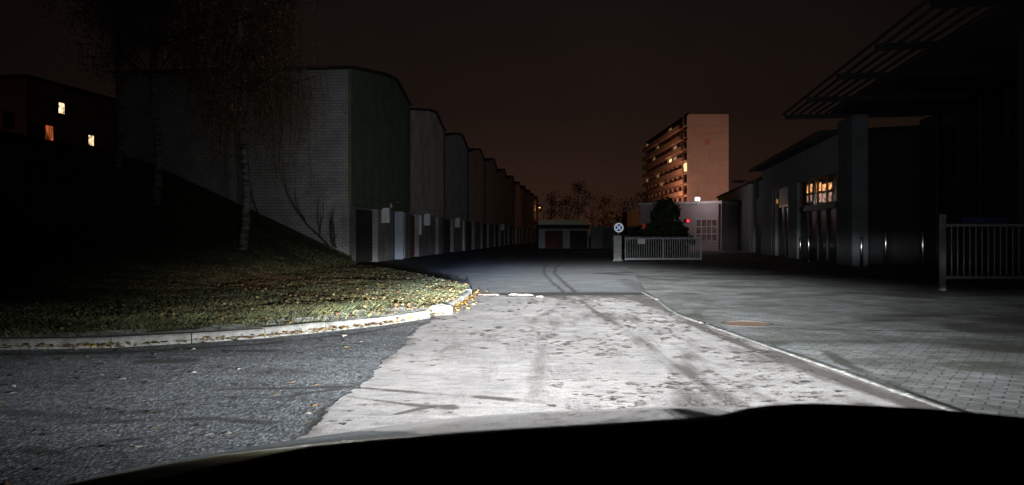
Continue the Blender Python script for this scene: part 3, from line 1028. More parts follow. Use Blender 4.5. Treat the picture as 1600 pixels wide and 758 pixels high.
def broadleaf(name, loc, H, R, label, nleaf, cols, size, z0=.15, trunk=.14, group=None, cat='tree', cone=False):
    t_ = thing(name, label, cat, loc, 0, group)
    tr = MB()
    tr.tube([(0, 0, -.1), (.05, 0, H * .3), (0, .05, H * .62)], [trunk, trunk * .8, trunk * .4], 8)
    cl = []
    for k in range(26):
        u = random.random() ** .8
        zc = H * (z0 + (1 - z0) * u)
        rr = R * (math.sqrt(max(.05, 1 - (2 * u - .85) ** 2 * .8)) if not cone else 1.05 - .8 * u) * math.sqrt(random.random())
        ang = random.uniform(0, 6.283)
        c_ = Vector((rr * math.cos(ang), rr * math.sin(ang), zc))
        cl.append((c_, R * random.uniform(.22, .42)))
        if k % 2 == 0:
            tr.tube([(0, 0, H * (.2 + .4 * u)), Vector((0, 0, H * .4)).lerp(c_, .6), c_], [trunk * .35, trunk * .2, .015], 5)
    tr.build('trunk', M['bark_dark'], t_)
    pts = []
    for k in range(nleaf):
        c_, r_ = random.choice(cl)
        d = Vector((random.gauss(0, 1), random.gauss(0, 1), random.gauss(0, .8))).normalized() * r_ * random.random() ** .4
        pts.append(tuple(c_ + d))
    v, fc, tone = crown_mesh(pts, size, cols)
    raw('crown', v, fc, M['leaf'], parent=t_, tone=tone)
    return t_


GREEN = [(.04, .06, .022), (.055, .07, .03), (.03, .045, .02)]
RUST = [(.10, .06, .03), (.08, .055, .03), (.13, .075, .03)]
# bushy tree before the low building
broadleaf('bushy_tree', (10.0, 50, 0), 3.35, 1.5, 'dark bushy tree behind the sliding gate', 7000, GREEN, .11, .02, cone=True)
broadleaf('shrub', (8.3, 49, 0), 1.5, 1.0, 'low dark shrub left of the bushy tree behind the gate', 2000, GREEN, .10, .0, .05, None, 'shrub')
broadleaf('shrub', (11.0, 49.6, 0), 1.75, .9, 'low dark shrub close against the foot of the bushy tree', 1800, GREEN, .10, .0, .05, None, 'shrub')
# trees beyond the far garages
farlab = ['bare rust coloured tree above the left end of the far garages', 'rust coloured tree above the middle of the far garages', 'tall thin tree rising above the far garages',
          'dark tree right of the far garages', 'dark round tree between the far garages and the sign', 'dark tree directly behind the no stopping sign', 'small tree at the foot of the apartment block']
for k, (px, Y, H, R, cols) in enumerate(((862, 118, 7.5, 3.0, RUST), (884, 112, 6.6, 2.8, RUST), (903, 125, 9.6, 2.9, RUST), (925, 105, 7.0, 3.2, OLIVE), (948, 98, 5.8, 2.8, OLIVE), (972, 90, 5.2, 2.2, OLIVE), (1000, 150, 9.5, 3.4, RUST))):
    broadleaf('background_tree', ((px - 800) / F * Y, Y, 0), H, R, farlab[k], 900, cols, .13, .05, .12, 'trees beyond the far garages')

# ------------------------------------------------------------------ far garages at the end of the lane
fg = thing('garage_block', 'low pair of garages with pale parapet at the end of the lane', 'garage', (2.6, 75, 0))
MB().box(0, 4.9, .3, 6, 0, 1.9).build('wall', M['grey_plaster'], fg)
MB().box(-.05, 5.0, -.15, 6, 1.9, 2.30).build('fascia', M['roof_felt'], fg)
MB().box(0, 4.45, .05, .2, 2.30, 2.78).build('parapet', mat('cream_parapet', (.60, .56, .42), .9, var=.15), fg)
for a, b_, k in ((0, .62, 0), (2.38, 3.05, 0), (4.78, 4.9, 0)):
    MB().box(a, b_, 0, .297, 0, 1.9).build('pier', M['grey_plaster'], fg)
MB().box(.65, 2.35, .12, .29, .02, 1.72).build('garage_door', M['door_red'], fg)
MB().box(3.08, 4.75, .12, .29, .02, 1.72).build('garage_door', M['door_dark'], fg)
# wall to the right of it
o = MB().box(7.6, 12.5, 74, 74.4, 0, 2.1).build('boundary_wall', M['wing_wall'])
tag(o, 'low dim wall running right from the far garages', 'wall')

# ------------------------------------------------------------------ the apartment block behind
def apartment():
    ab = thing('apartment_block', 'tall concrete apartment block with blank orange lit end wall and balconies', 'building', (43.7, 190, 0), 0)
    MB().box(0, 9.9, 0, 60, 0, 31.3).build('wall', M['panel_wall'], ab)
    MB().box(-.15, 10.05, -.06, 60.1, 31.3, 31.6).build('roof', M['roof_felt'], ab)
    MB().box(-1.45, -1.27, -.05, .25, 2.4, 30.9).build('end_fin', M['block_wall'], ab)
    lit = {(6, 3): 'win_warm', (6, 2): 'win_pink', (5, 0): 'win_warm', (7, 2): 'win_pink', (9, 3): 'win_amber', (9, 9): 'win_amber', (5, 6): 'win_amber', (4, 5): 'win_amber', (5, 9): 'win_amber',
           (8, 6): 'win_amber', (7, 7): 'win_amber'}
    for f_ in range(10):
        z = 3.0 + f_ * 2.82
        bp = MB().box(-1.25, -.004, 0, 59.8, z - .16, z).box(-1.27, -1.17, .004, 59.8, z - .1, z + .98)
        for k in range(10):
            bp.box(-.40, -.005, k * 6 + .01, k * 6 + .14, z + .003, z + 2.5)
        bp.build('balcony', M['balcony'], ab)
        for k in range(10):
            w = MB().box(-.06, -.002, k * 6 + .6, k * 6 + 5.4, z + .25, z + 2.35)
            w.build('window', M[lit.get((f_, k), 'win_dark')], ab)
    # faded painted lettering, too worn to read, and the emblem below it
    R_ = random.Random(3)
    for zz, h_, x0, x1, n, c_ in ((28.6, .75, 1.0, 8.9, 15, (.36, .31, .26)), (26.6, 1.0, .8, 9.2, 13, (.38, .25, .20))):
        lt = MB()
        w_ = (x1 - x0) / n
        for k in range(n):
            x = x0 + k * w_
            lt.box(x, x + .16, -.006, -.002, zz - h_ / 2, zz + h_ / 2)
            if R_.random() < .7:
                lt.box(x + w_ * .5, x + w_ * .5 + .15, -.0065, -.0025, zz - h_ / 2, zz + h_ * R_.choice((0, .5)))
            for q in R_.sample((-.5, 0., .5), 2):
                lt.box(x + .17, x + w_ * .68, -.007, -.003, zz + q * h_ * .85 - .07, zz + q * h_ * .85 + .07)
        lt.build('lettering', mat('faded_letter_paint', c_, .9, var=.2), ab)
    e = MB().prism([(4.6, 23.5), (5.2, 23.9), (5.45, 24.5), (5.1, 25.1), (4.5, 25.25), (4.0, 25.0), (3.75, 24.4), (4.05, 23.85)], 1, -.007, -.003)
    e.build('emblem', mat('faded_red_emblem', (.36, .24, .19), .9, var=.2), ab)


apartment()

# ------------------------------------------------------------------ low flat building with the white floodlight
lb = thing('flat_roofed_shop', 'low mauve grey flat roofed building with pale roof edge behind the gate', 'building', (11.0, 66, 0), -math.atan2(4, 5.9))
LBL = 7.15
MB().box(0, LBL, 0, 9, 0, 3.85).build('wall', M['lowblg'], lb)
MB().box(-.1, LBL + .1, -.18, 9.1, 3.85, 4.05).build('roof_edge', mat('pale_roof_edge', (.62, .58, .58), .6, var=.1), lb)
wf = MB()
for k in range(5):
    wf.box(5.0 + k * .44, 5.05 + k * .44, -.06, -.003, .75, 2.6)
for z in (.75, 1.35, 1.95, 2.55):
    wf.box(5.05, 6.77, -.05, -.004, z, z + .06)
wo = wf.build('window', M['white_metal'], lb)
MB().box(5.05, 6.78, -.03, -.005, .8, 2.55).build('pane', lit_shelf('dim_shop_window', (1., .55, .5), .055, (1.5, 1, 3)), wo)
MB().tube([(6.98, -.1, .1), (6.98, -.1, 3.8)], .05, 8).build('drainpipe', M['dark_metal'], lb)
MB().box(1.2, 2.6, -.03, -.004, .05, 2.1).build('door', M['door_dark'], lb)
fl = thing('floodlight', 'small bright white floodlight on the roof edge of the flat building', 'lamp', tuple(W(1090, 311, 61.6)))
MB().tube([(0, .5, -.35), (0, .3, .02), (0, .05, .05)], .03, 6).build('arm', M['dark_metal'], fl)
MB().box(-.17, .17, -.05, .1, -.13, .13).build('lamp_head', M['glow_white'], fl, bevel=.03)
rl = thing('alarm_lamp', 'glowing red lamp on the mauve wall right of the bushy tree', 'lamp', tuple(W(1075, 345, 60.4)))
MB().disc((0, 0, 0), .10, -.06, .06, 12).build('lens', M['glow_red'], rl)
MB().box(-.14, .14, .06, .9, -.14, .14).build('housing', M['dark_metal'], rl)
ds = thing('wall_lamp', 'dim reddish lamp on the mauve wall left of the bushy tree', 'lamp', tuple(W(1006, 354, 62.5)))
MB().box(-.15, .15, -.05, .05, -.18, .22).build('lens', M['glow_dimred'], ds, bevel=.03)
MB().box(-.1, .1, .05, 2.4, -.1, .1).build('housing', M['dark_metal'], ds)
# wall lit orange beyond, left of that building
o = tag(MB().box(12.9, 17.6, 86, 90, 0, 4.0).build('annexe', mat('ochre_wall', (.34, .22, .12), .9, var=.2)), 'ochre wall in the gap behind the no stopping sign', 'building')

# ------------------------------------------------------------------ gate and sign
gp = thing('gate_pillar', 'grey metal gate pillar under the round sign', 'pillar', (5.15, 37.6, 0))
MB().box(-.19, .19, -.19, .19, .06, 1.22).build('post', mat('pillar_grey', (.34, .35, .36), .6, var=.3, scale=6), gp, bevel=.015)
MB().box(-.24, .24, -.24, .24, 0, .06).build('base', M['kerb'], gp)
MB().box(-.21, .21, -.21, .21, 1.22, 1.26).build('cap', M['dark_metal'], gp)
sg = thing('no_stopping_sign', 'round sign with white ring and white cross on blue above the gate pillar', 'sign', (5.2, 37.38, 1.63))
refl_w = mat('retroreflective_white', (.85, .87, .9), .34, metal=1., var=0)
refl_b = mat('retroreflective_blue', (.03, .08, .26), .36, metal=1., var=0)
MB().disc((0, 0, 0), .175, -.012, .0, 36).build('disc', refl_b, sg)
MB().disc((0, 0, 0), .23, -.016, .004, 36, .172).build('ring', refl_w, sg)
x_ = MB()
for s_ in (1, -1):
    d = Vector((1, 0, s_)).normalized()
    nrm = Vector((-d.z, 0, d.x)) * .022
    e = d * .172
    pts = [e + nrm, -e + nrm, -e - nrm, e - nrm]
    x_.prism([(q.x, q.z) for q in pts], 1, -.0165 - .001 * s_, -.0125)
x_.build('cross', refl_w, sg)
MB().tube([(0, .03, -.55), (0, .03, .2)], .03, 8).build('post', M['steel'], sg)

M['gate_paint'] = mat('gate_paint', (.34, .35, .37), .6, var=.2, scale=8)
gt = thing('sliding_gate', 'white vertical bar sliding gate behind the paved yard', 'gate', (5.6, 38, .05))
fr = MB().box(0, 3.75, -.03, .03, 0, .09).box(0, 3.75, -.03, .03, 1.02, 1.08).box(-.02, .05, -.035, .035, -.02, 1.14).box(3.70, 3.77, -.035, .035, -.02, 1.14).box(1.84, 1.91, -.035, .035, .0, 1.1)
fr.build('frame', M['gate_paint'], gt)
bm_ = MB()
for k in range(31):
    x = .13 + k * .116
    if abs(x - 1.875) < .06:
        continue
    bm_.box(x - .014, x + .014, -.014, .014, .09, 1.16)
bm_.build('bars', M['gate_paint'], gt)
MB().box(.62, .98, -.05, -.036, .78, 1.02).build('sign_plate', M['meter'], gt)

# ------------------------------------------------------------------ showroom building on the right
RA = -math.atan(.155)
cR, sR = math.cos(RA), math.sin(RA)


def sY(Y):                                     # depth -> distance along the facade
    return (Y - 32) / cR


rb = thing('showroom', 'pale grey single storey showroom with dark eaves and lit clerestory window', 'building', (13.9, 32, 0), RA)
a0, a1 = sY(33.3), sY(52.4)
MB().box(.35, 14, a0, sY(52.0), 0, 5.7).build('wall', M['dark_metal'], rb)
MB().box(0, .35, a0, a1, 4.05, 5.7).build('upper_wall', M['grey_plaster'], rb)
MB().prism([(-.75, 5.62), (-.75, 5.80), (14, 6.3), (14, 5.72)], 1, a0 - .2, a1 + .2).build('roof', M['roof_felt'], rb)
MB().box(-.85, -.72, a0 - .2, a1 + .2, 5.58, 5.78).build('gutter', M['dark_metal'], rb)
for y0, y1 in ((47.0, 47.9), (48.25, 52.1), (40.8, 43.1)):
    MB().box(-.12, .34, sY(y0), sY(y1), 0, 4.04).build('pier', M['grey_plaster'], rb)
MB().box(-.10, .10, sY(47.93), sY(48.22), 0, 4.04).build('downpipe_recess', M['dark_metal'], rb)
# glazed bay
y0, y1 = sY(33.6), sY(40.75)
MB().box(.0, .3, y0, y1, 2.48, 2.72).build('sill_band', M['dark_metal'], rb)
fr = MB()
for k in range(5):
    y = y0 + (y1 - y0) * k / 4
    fr.box(.05, .2, y - .05, y + .05, .05, 2.48)
fr.box(.06, .19, y0, y1, .0, .08)
do = fr.build('glass_doors', M['dark_metal'], rb)
MB().box(.12, .15, y0, y1, .08, 2.48).build('pane', M['dark_glass'], do)
fr = MB()
for k in range(5):
    y = y0 + (y1 - y0) * k / 4
    fr.box(.05, .2, y - .04, y + .04, 2.72, 4.04)
wi = fr.box(.06, .19, y0, y1, 2.722, 2.78).box(.06, .19, y0, y1, 3.97, 4.035).build('clerestory_window', mat('brown_frame', (.12, .07, .04), .5, var=.2), rb)
MB().box(.16, .18, y0, y1, 2.78, 3.97).build('pane', M['dark_glass'], wi)


def lit(pa, name, Ya, Yb, za, zb, m, x=.145):
    MB().box(x, x + .012, sY(Ya), sY(Yb), za, zb).build(name, m, pa)


# lit rows of shelves seen through it, cut by uprights
lit(wi, 'lit_shelf', 38.6, 39.7, 3.42, 3.84, M['shelf_warm'])
lit(wi, 'lit_shelf', 38.6, 39.7, 2.98, 3.30, M['shelf_pale'])
lit(wi, 'lit_shelf', 36.8, 37.7, 3.40, 3.80, M['shelf_warm'])
lit(wi, 'lit_shelf', 36.7, 37.7, 2.85, 3.28, M['shelf_pale'])
lit(wi, 'lit_shelf', 34.85, 36.5, 3.36, 3.66, M['shelf_warm'])
lit(wi, 'lit_shelf', 34.85, 36.5, 2.82, 3.22, M['shelf_pale'])
# door bay with transom
y0, y1 = sY(43.15), sY(46.95)
fr = MB().box(.05, .2, y0, y0 + .08, 0, 2.9).box(.05, .2, y1 - .08, y1, 0, 2.9).box(.05, .2, y0, y1, 2.9, 3.05).box(.05, .2, (y0 + y1) / 2 - .04, (y0 + y1) / 2 + .04, 0, 2.9)
ed = fr.build('entrance_door', M['dark_metal'], rb)
MB().box(.12, .15, y0 + .08, y1 - .08, .03, 2.9).build('pane', M['dark_glass'], ed)
MB().box(.0, .3, y0, y1, 3.05, 4.04).build('transom_panel', mat('brown_transom', (.07, .045, .03), .5, var=.2), rb)
lit(ed, 'reflection_strip', 43.3, 43.9, 1.95, 3.0, M['shelf_warm'], .10)  # emissive strip imitating orange street light reflected in the door glass
lit(ed, 'reflection_strip', 44.0, 46.6, 2.93, 3.02, lit_shelf('dim_amber', (1., .35, .1), .14, (2, 2, 9)), .035)  # dimmer emissive strip, part of the same imitated reflection
MB().tube([(-.05, sY(46.7), 3.2), (-.05, sY(46.7), 3.45)], .05, 8).build('transom_glint', mat('amber_reflection', (.3, .2, .1), .5, var=0, emit=(1., .45, .12), estr=.35), rb)  # small glowing tube imitating the orange reflection at the transom

# wing further back
wg = thing('workshop_wing', 'dim grey workshop wing with tall dark doorway beyond the showroom', 'building', (13.9, 32, 0), RA)
MB().box(.1, 12, sY(55.9), sY(80), 0, 5.15).build('wall', M['wing_wall'], wg)
MB().box(.3, 12, sY(52.45), sY(55.85), 0, 5.15).build('gate_wall', M['wing_wall'], wg)
MB().box(.15, .29, sY(52.45), sY(55.85), 0.03, 3.9).build('door', M['door_dark'], wg)
MB().box(-.05, 12.1, sY(52.45), sY(80.1), 5.15, 5.3).build('roof', M['roof_felt'], wg)
MB().box(-.06, .099, sY(56.0), sY(58.0), 0, 5.1).build('pier', M['grey_plaster'], wg)
sl = MB().tube([(-.0, sY(56), 5.0), (-.6, sY(56), 5.25), (-1.0, sY(56), 5.2)], .04, 6).box(-1.5, -.7, sY(56) - .2, sY(56) + .2, 5.12, 5.28)
sl.build('lamp', M['dark_metal'], wg)

# canopy hall in the foreground right
ch = thing('canopy_hall', 'dark glazed hall with projecting canopy of beams and slats at right', 'building', (13.9, 32, 0), RA)
c0, c1 = sY(6), sY(31.0)
MB().box(0, .62, sY(31.05), sY(33.25), 0, 6.15).build('pillar', M['pillar_render'], ch, bevel=.02)
MB().box(3.3, 12, c0, sY(33.2), 0, 6.15).build('wall', M['dark_metal'], ch)
fr = MB()
for k in range(14):
    y = c0 + (c1 - c0) * k / 13
    fr.box(3.12, 3.29, y - .06, y + .06, 0, 6.1)
for z in (.1, 2.6, 4.4):
    fr.box(3.14, 3.28, c0, c1, z, z + .1)
cw = fr.build('glazing', M['dark_metal'], ch)
MB().box(3.2, 3.24, c0, c1, .1, 6.1).build('pane', M['dark_glass'], cw)
MB().box(-.3, 12, c0, sY(33.2), 6.36, 6.6).build('roof', M['canopy'], ch)
for k, Yb in enumerate((32.2, 28.0, 23.9, 20.1, 16.3, 12.5)):
    MB().box(-2.4, 3.1, sY(Yb) - .06, sY(Yb) + .06, 6.18, 6.355).build('beam', M['canopy'], ch)
for k in range(7):
    MB().box(-2.45 + k * .34, -2.40 + k * .34, c0, sY(32.4), 6.36, 6.44).build('slat', M['canopy'], ch)
MB().box(.0, .35, sY(17.4), sY(17.75), 0, 6.12).build('column', M['canopy'], ch)

# steel posts that catch the headlights
for px, pt, pb, Y, lab in ((1250.5, 371, 403, 39.9, 'shiny steel post at the left edge of the glass doors'), (1263.5, 369, 408, 37.2, 'shiny steel post in front of the glass doors, right of the edge one'),
                           (1338, 372, 412, 31.2, 'thin steel post just right of the showroom corner pillar'), (1346, 370, 414, 30.6, 'brighter steel post beside the thin one by the corner pillar'),
                           (1384, 362, 414, 29.5, 'dim steel post under the canopy between the pillar and the lone post'), (1442, 361, 425, 25.8, 'lone tall steel post under the canopy left of the white fence')):
    x = (px - 800) / F * Y
    bo = thing('steel_post', lab, 'post', (x, Y, 0), 0, 'steel posts before the glazed fronts')
    h_ = EYE + (HZ - pt) / F * Y
    MB().tube([(0, 0, .0), (0, 0, h_ - .02), (0, 0, h_)], [.06, .06, .045], 20).build('tube', M['steel'], bo, smooth=True)
    MB().tube([(0, 0, .0), (0, 0, .015)], .09, 16).build('base_plate', M['steel'], bo)

# white fence at the right edge
wf = thing('white_fence', 'white vertical bar fence panel with tall end post at the right edge', 'fence', (9.7, 17.3, 0))
MB().box(-.055, .055, -.055, .055, 0, 1.73).build('post', M['pillar_render'], wf, bevel=.008)
MB().box(3.3, 3.41, -.055, .055, 0, 1.73).build('post', M['pillar_render'], wf, bevel=.008)
MB().box(.056, 3.29, -.03, .03, .27, .34).box(.056, 3.29, -.03, .03, 1.45, 1.51).build('rails', M['fence_grey'], wf)
pk = MB()
for k in range(23):
    x = .2 + k * .138
    pk.box(x - .010, x + .010, -.010, .010, .345, 1.445)
pk.build('bars', M['fence_grey'], wf)
MB().box(.42, 1.4, -.06, -.035, 1.52, 1.66).build('banner', mat('dark_blue_board', (.02, .025, .09), .6, var=.1), wf)

# ------------------------------------------------------------------ far left: housing up the bank
la = thing('apartment_building', 'dim brown apartment building with three lit windows behind the left trees', 'building', (-44.2, 70, 0), math.radians(-8))
MB().box(-14, 0, 0, 26, 0, 15.6).build('wall', M['panel_wall'], la)
MB().box(-14.2, .2, -.2, 26.2, 15.6, 15.9).build('roof', M['roof_felt'], la)
MB().box(-2.4, -1.3, -.06, -.003, 11.0, 12.6).build('window', M['win_dark'], la)
MB().box(-8, -6.6, -.06, -.003, 11.0, 12.6).build('window', M['win_dark'], la)
M['lit_a'] = lit_shelf('bright_window', (1., .68, .38), 2.4, (2.5, 2.5, 2.))
M['lit_b'] = lit_shelf('red_curtain_window', (1., .2, .06), .6, (3, 3, .8))
lit_at = {(1, 0): (2.7, 10.95, 'lit_b'), (2, 0): (8.5, 10.95, 'lit_a'), (1, 1): (4.3, 13.55, 'lit_a')}
for k in range(5):
    for f_ in range(2):
        t, z, m = lit_at.get((k, f_), (1.2 + k * 5.1 + 2.6 * f_, 10.95 + 2.6 * f_, None))
        w_, h_ = (.95, 1.35) if m == 'lit_b' else (.75, 1.0)
        wn = MB().box(.003, .05, t - w_ / 2 - .06, t + w_ / 2 + .06, z - h_ / 2 - .06, z + h_ / 2 + .06).build('window', M['win_dark'], la)
        if m:
            MB().box(.052, .062, t - w_ / 2, t - .03, z - h_ / 2, z + h_ / 2).box(.052, .062, t + .03, t + w_ / 2, z - h_ / 2, z + h_ / 2).build('pane', M[m], wn)
lg = thing('shed_row', 'long low dark shed row along the top of the left bank', 'building', (-30, 30, 0), 0)
MB().box(-6, 0, 0, 32, 0, 7.2).build('wall', M['block_wall'], lg)
MB().box(-6.2, .2, -.2, 32.2, 7.2, 7.4).build('roof', M['roof_felt'], lg)

# ------------------------------------------------------------------ street lamps
def street_lamp(loc, h_, label, power, col, r=.25, aim=None, cone=90):
    s_ = thing('street_lamp', label, 'street lamp', loc, 0, 'orange street lamps of the estate')
    MB().tube([(0, 0, 0), (0, 0, h_ - .3), (-.15, 0, h_), (-.6, 0, h_ + .1)], [.09, .06, .05, .045], 8).build('pole', M['dark_metal'], s_)
    MB().box(-1.1, -.5, -.14, .14, h_ + .04, h_ + .2).build('lamp_head', M['dark_metal'], s_, bevel=.03)
    MB().box(-1.05, -.55, -.11, .11, h_ - .08, h_ + .035).build('lens', M['glow_orange'], s_)
    L_ = bpy.data.lights.new('sodium_light', 'SPOT' if aim else 'POINT')
    L_.energy = power
    L_.color = col
    L_.shadow_soft_size = r
    lo = bpy.data.objects.new('sodium_light', L_)
    C.objects.link(lo)
    lo.parent = s_
    lo.location = (-.8, 0, h_ - .35)
    if aim:
        L_.spot_size = math.radians(cone)
        L_.spot_blend = .6
        d = Vector(aim) - (Vector(loc) + lo.location)
        lo.rotation_euler = d.to_track_quat('-Z', 'Y').to_euler()
    return s_


SOD = (1., .42, .17)
street_lamp((6.15, 150, 0), 6.7, 'small orange street lamp seen beyond the far garages', 30, SOD)
street_lamp((52, 158, 0), 7.0, 'street lamp in front of the blank end wall of the block', 18000, (1., .47, .33), .25, (49, 190, 17), 62)
street_lamp((33, 186, 0), 7.5, 'street lamp on the balcony side of the block', 15000, (1., .40, .22), .25, (43, 204, 16), 85)
street_lamp((17.5, 81, 0), 3.4, 'low lamp lighting the ochre wall', 70, SOD)
street_lamp((15.4, 92, 0), 3.2, 'unseen low lamp added to brighten the trees behind the far garages', 900, SOD, .2, (6.0, 116, 4), 55)  # extra spot hidden behind the annexe, added only to brighten the far trees
street_lamp((-48, 55, 0), 6.2, 'street lamp up the bank before the left apartment building', 70, SOD)

# floodlight and red lamp give real light
def point(name, loc, power, col, r, parent=None):
    L_ = bpy.data.lights.new(name, 'POINT')
    L_.energy, L_.color, L_.shadow_soft_size = power, col, r
    lo = bpy.data.objects.new(name, L_)
    C.objects.link(lo)
    lo.location = loc
    if parent:
        lo.parent = parent
    return lo


point('flood_light', (0, -.6, -.25), 60, (1., .82, .80), .1, fl)
rs_ = point('red_light', (0, -.12, 0), 9.0, (1., .03, .05), .05, rl)
rs_.data.type = 'SPOT'
rs_.data.spot_size = math.radians(130)
rs_.location = (.35, -.35, .0)
rs_.rotation_euler = (math.radians(90), 0, 0)

# ------------------------------------------------------------------ our own car: bonnet, nose and dashboard
car = thing('own_car', 'black bonnet and dashboard of the car the photo is taken from', 'car', (0, 0, 0))
rimL = [(145, 758, 1.00), (240, 730, 1.13), (350, 705, 1.30), (420, 693, 1.44), (500, 681, 1.60), (570, 670, 1.76), (640, 661, 1.90), (720, 652, 1.98), (800, 646, 2.03), (900, 641, 2.06), (1000, 637, 2.08), (1100, 635, 2.085)]
rimp = [W(*p) for p in rimL]
XC = .52
rimp = [Vector((-.62, .78, .965)), Vector((-.60, .88, .95))] + rimp
full = rimp + [Vector((2 * XC - p.x, p.y, p.z)) for p in rimp[::-1]]
nT = 12
rows = []
for j in range(nT + 1):
    t = j / nT
    row = []
    for p in full:
        cow = Vector((XC + (p.x - XC) * .95, .72, .985))
        q = p.lerp(cow, t)
        q.z = p.z + (cow.z - p.z) * t + .012 * math.sin(math.pi * t)
        row.append(q)
    rows.append(row)
# nose: rolls over the rim and drops
down = []
for (u, dz) in ((.0, -.30), (.045, -.22), (.06, -.12), (.045, -.055), (.028, -.022), (.012, -.006)):
    row = []
    for p in full:
        d = Vector((p.x - XC, (p.y - .7) * 1.0, 0)).normalized()
        row.append(Vector((p.x + d.x * u, p.y + d.y * u, p.z + dz)))
    down.append(row)
allr = down + rows
nc = len(full)
hv = [tuple(p) for r_ in allr for p in r_]
raw('hood', hv, grid_faces(len(allr), nc)[:, ::-1], M['black_paint'], parent=car, smooth=True)
MB().prism([(-.55, 1.0), (.2, 2.0), (.52, 2.06), (.84, 2.0), (1.6, 1.0)], 2, .22, .52).build('bumper', M['black_plastic'], car, bevel=.04)
for x0, x1 in ((-.45, -.05), (1.1, 1.5)):
    xm = (x0 + x1) / 2
    MB().box(xm - .16, xm + .16, 1.55, 1.72, .55, .68).build('headlight', M['lamp_glass'], car, bevel=.03)
# dashboard
dl = [(100, 790), (200, 757), (350, 728), (470, 703), (560, 694), (700, 682), (800, 675), (900, 669), (1000, 663), (1100, 657), (1150, 651), (1168, 646.5), (1190, 641), (1225, 636), (1300, 633), (1400, 637), (1500, 643), (1600, 652), (1700, 662)]
lip = [W(x, y, .62) for x, y in dl]
r0 = [p + Vector((0, .05, -.03)) for p in lip]
r1 = [p + Vector((0, .035, -.006)) for p in lip]
r2 = lip
r3 = [p + Vector((0, -.05, -.004 - .004)) for p in lip]
r4 = [Vector((p.x, .30, p.z - .10)) for p in lip]
r5 = [Vector((p.x, .28, p.z - .40)) for p in lip]
rr_ = [r0, r1, r2, r3, r4, r5]
raw('dashboard', [tuple(p) for r_ in rr_ for p in r_], grid_faces(6, len(lip)), M['black_plastic'], parent=car, smooth=True)

# ------------------------------------------------------------------ headlight beams: dipped, with a cut-off
# total intensity wanted along the middle, by log10 of the tangent below horizontal
TAB = [(-2.15, 1.6), (-1.95, 1.75), (-1.86, 2.2), (-1.78, 3.2), (-1.70, 4.0), (-1.62, 4.56), (-1.49, 4.62), (-1.35, 4.26), (-1.25, 4.06), (-1.09, 3.62), (-.79, 2.72), (-.66, 2.35), (-.4, 1.7)]
STRAY = 2.64


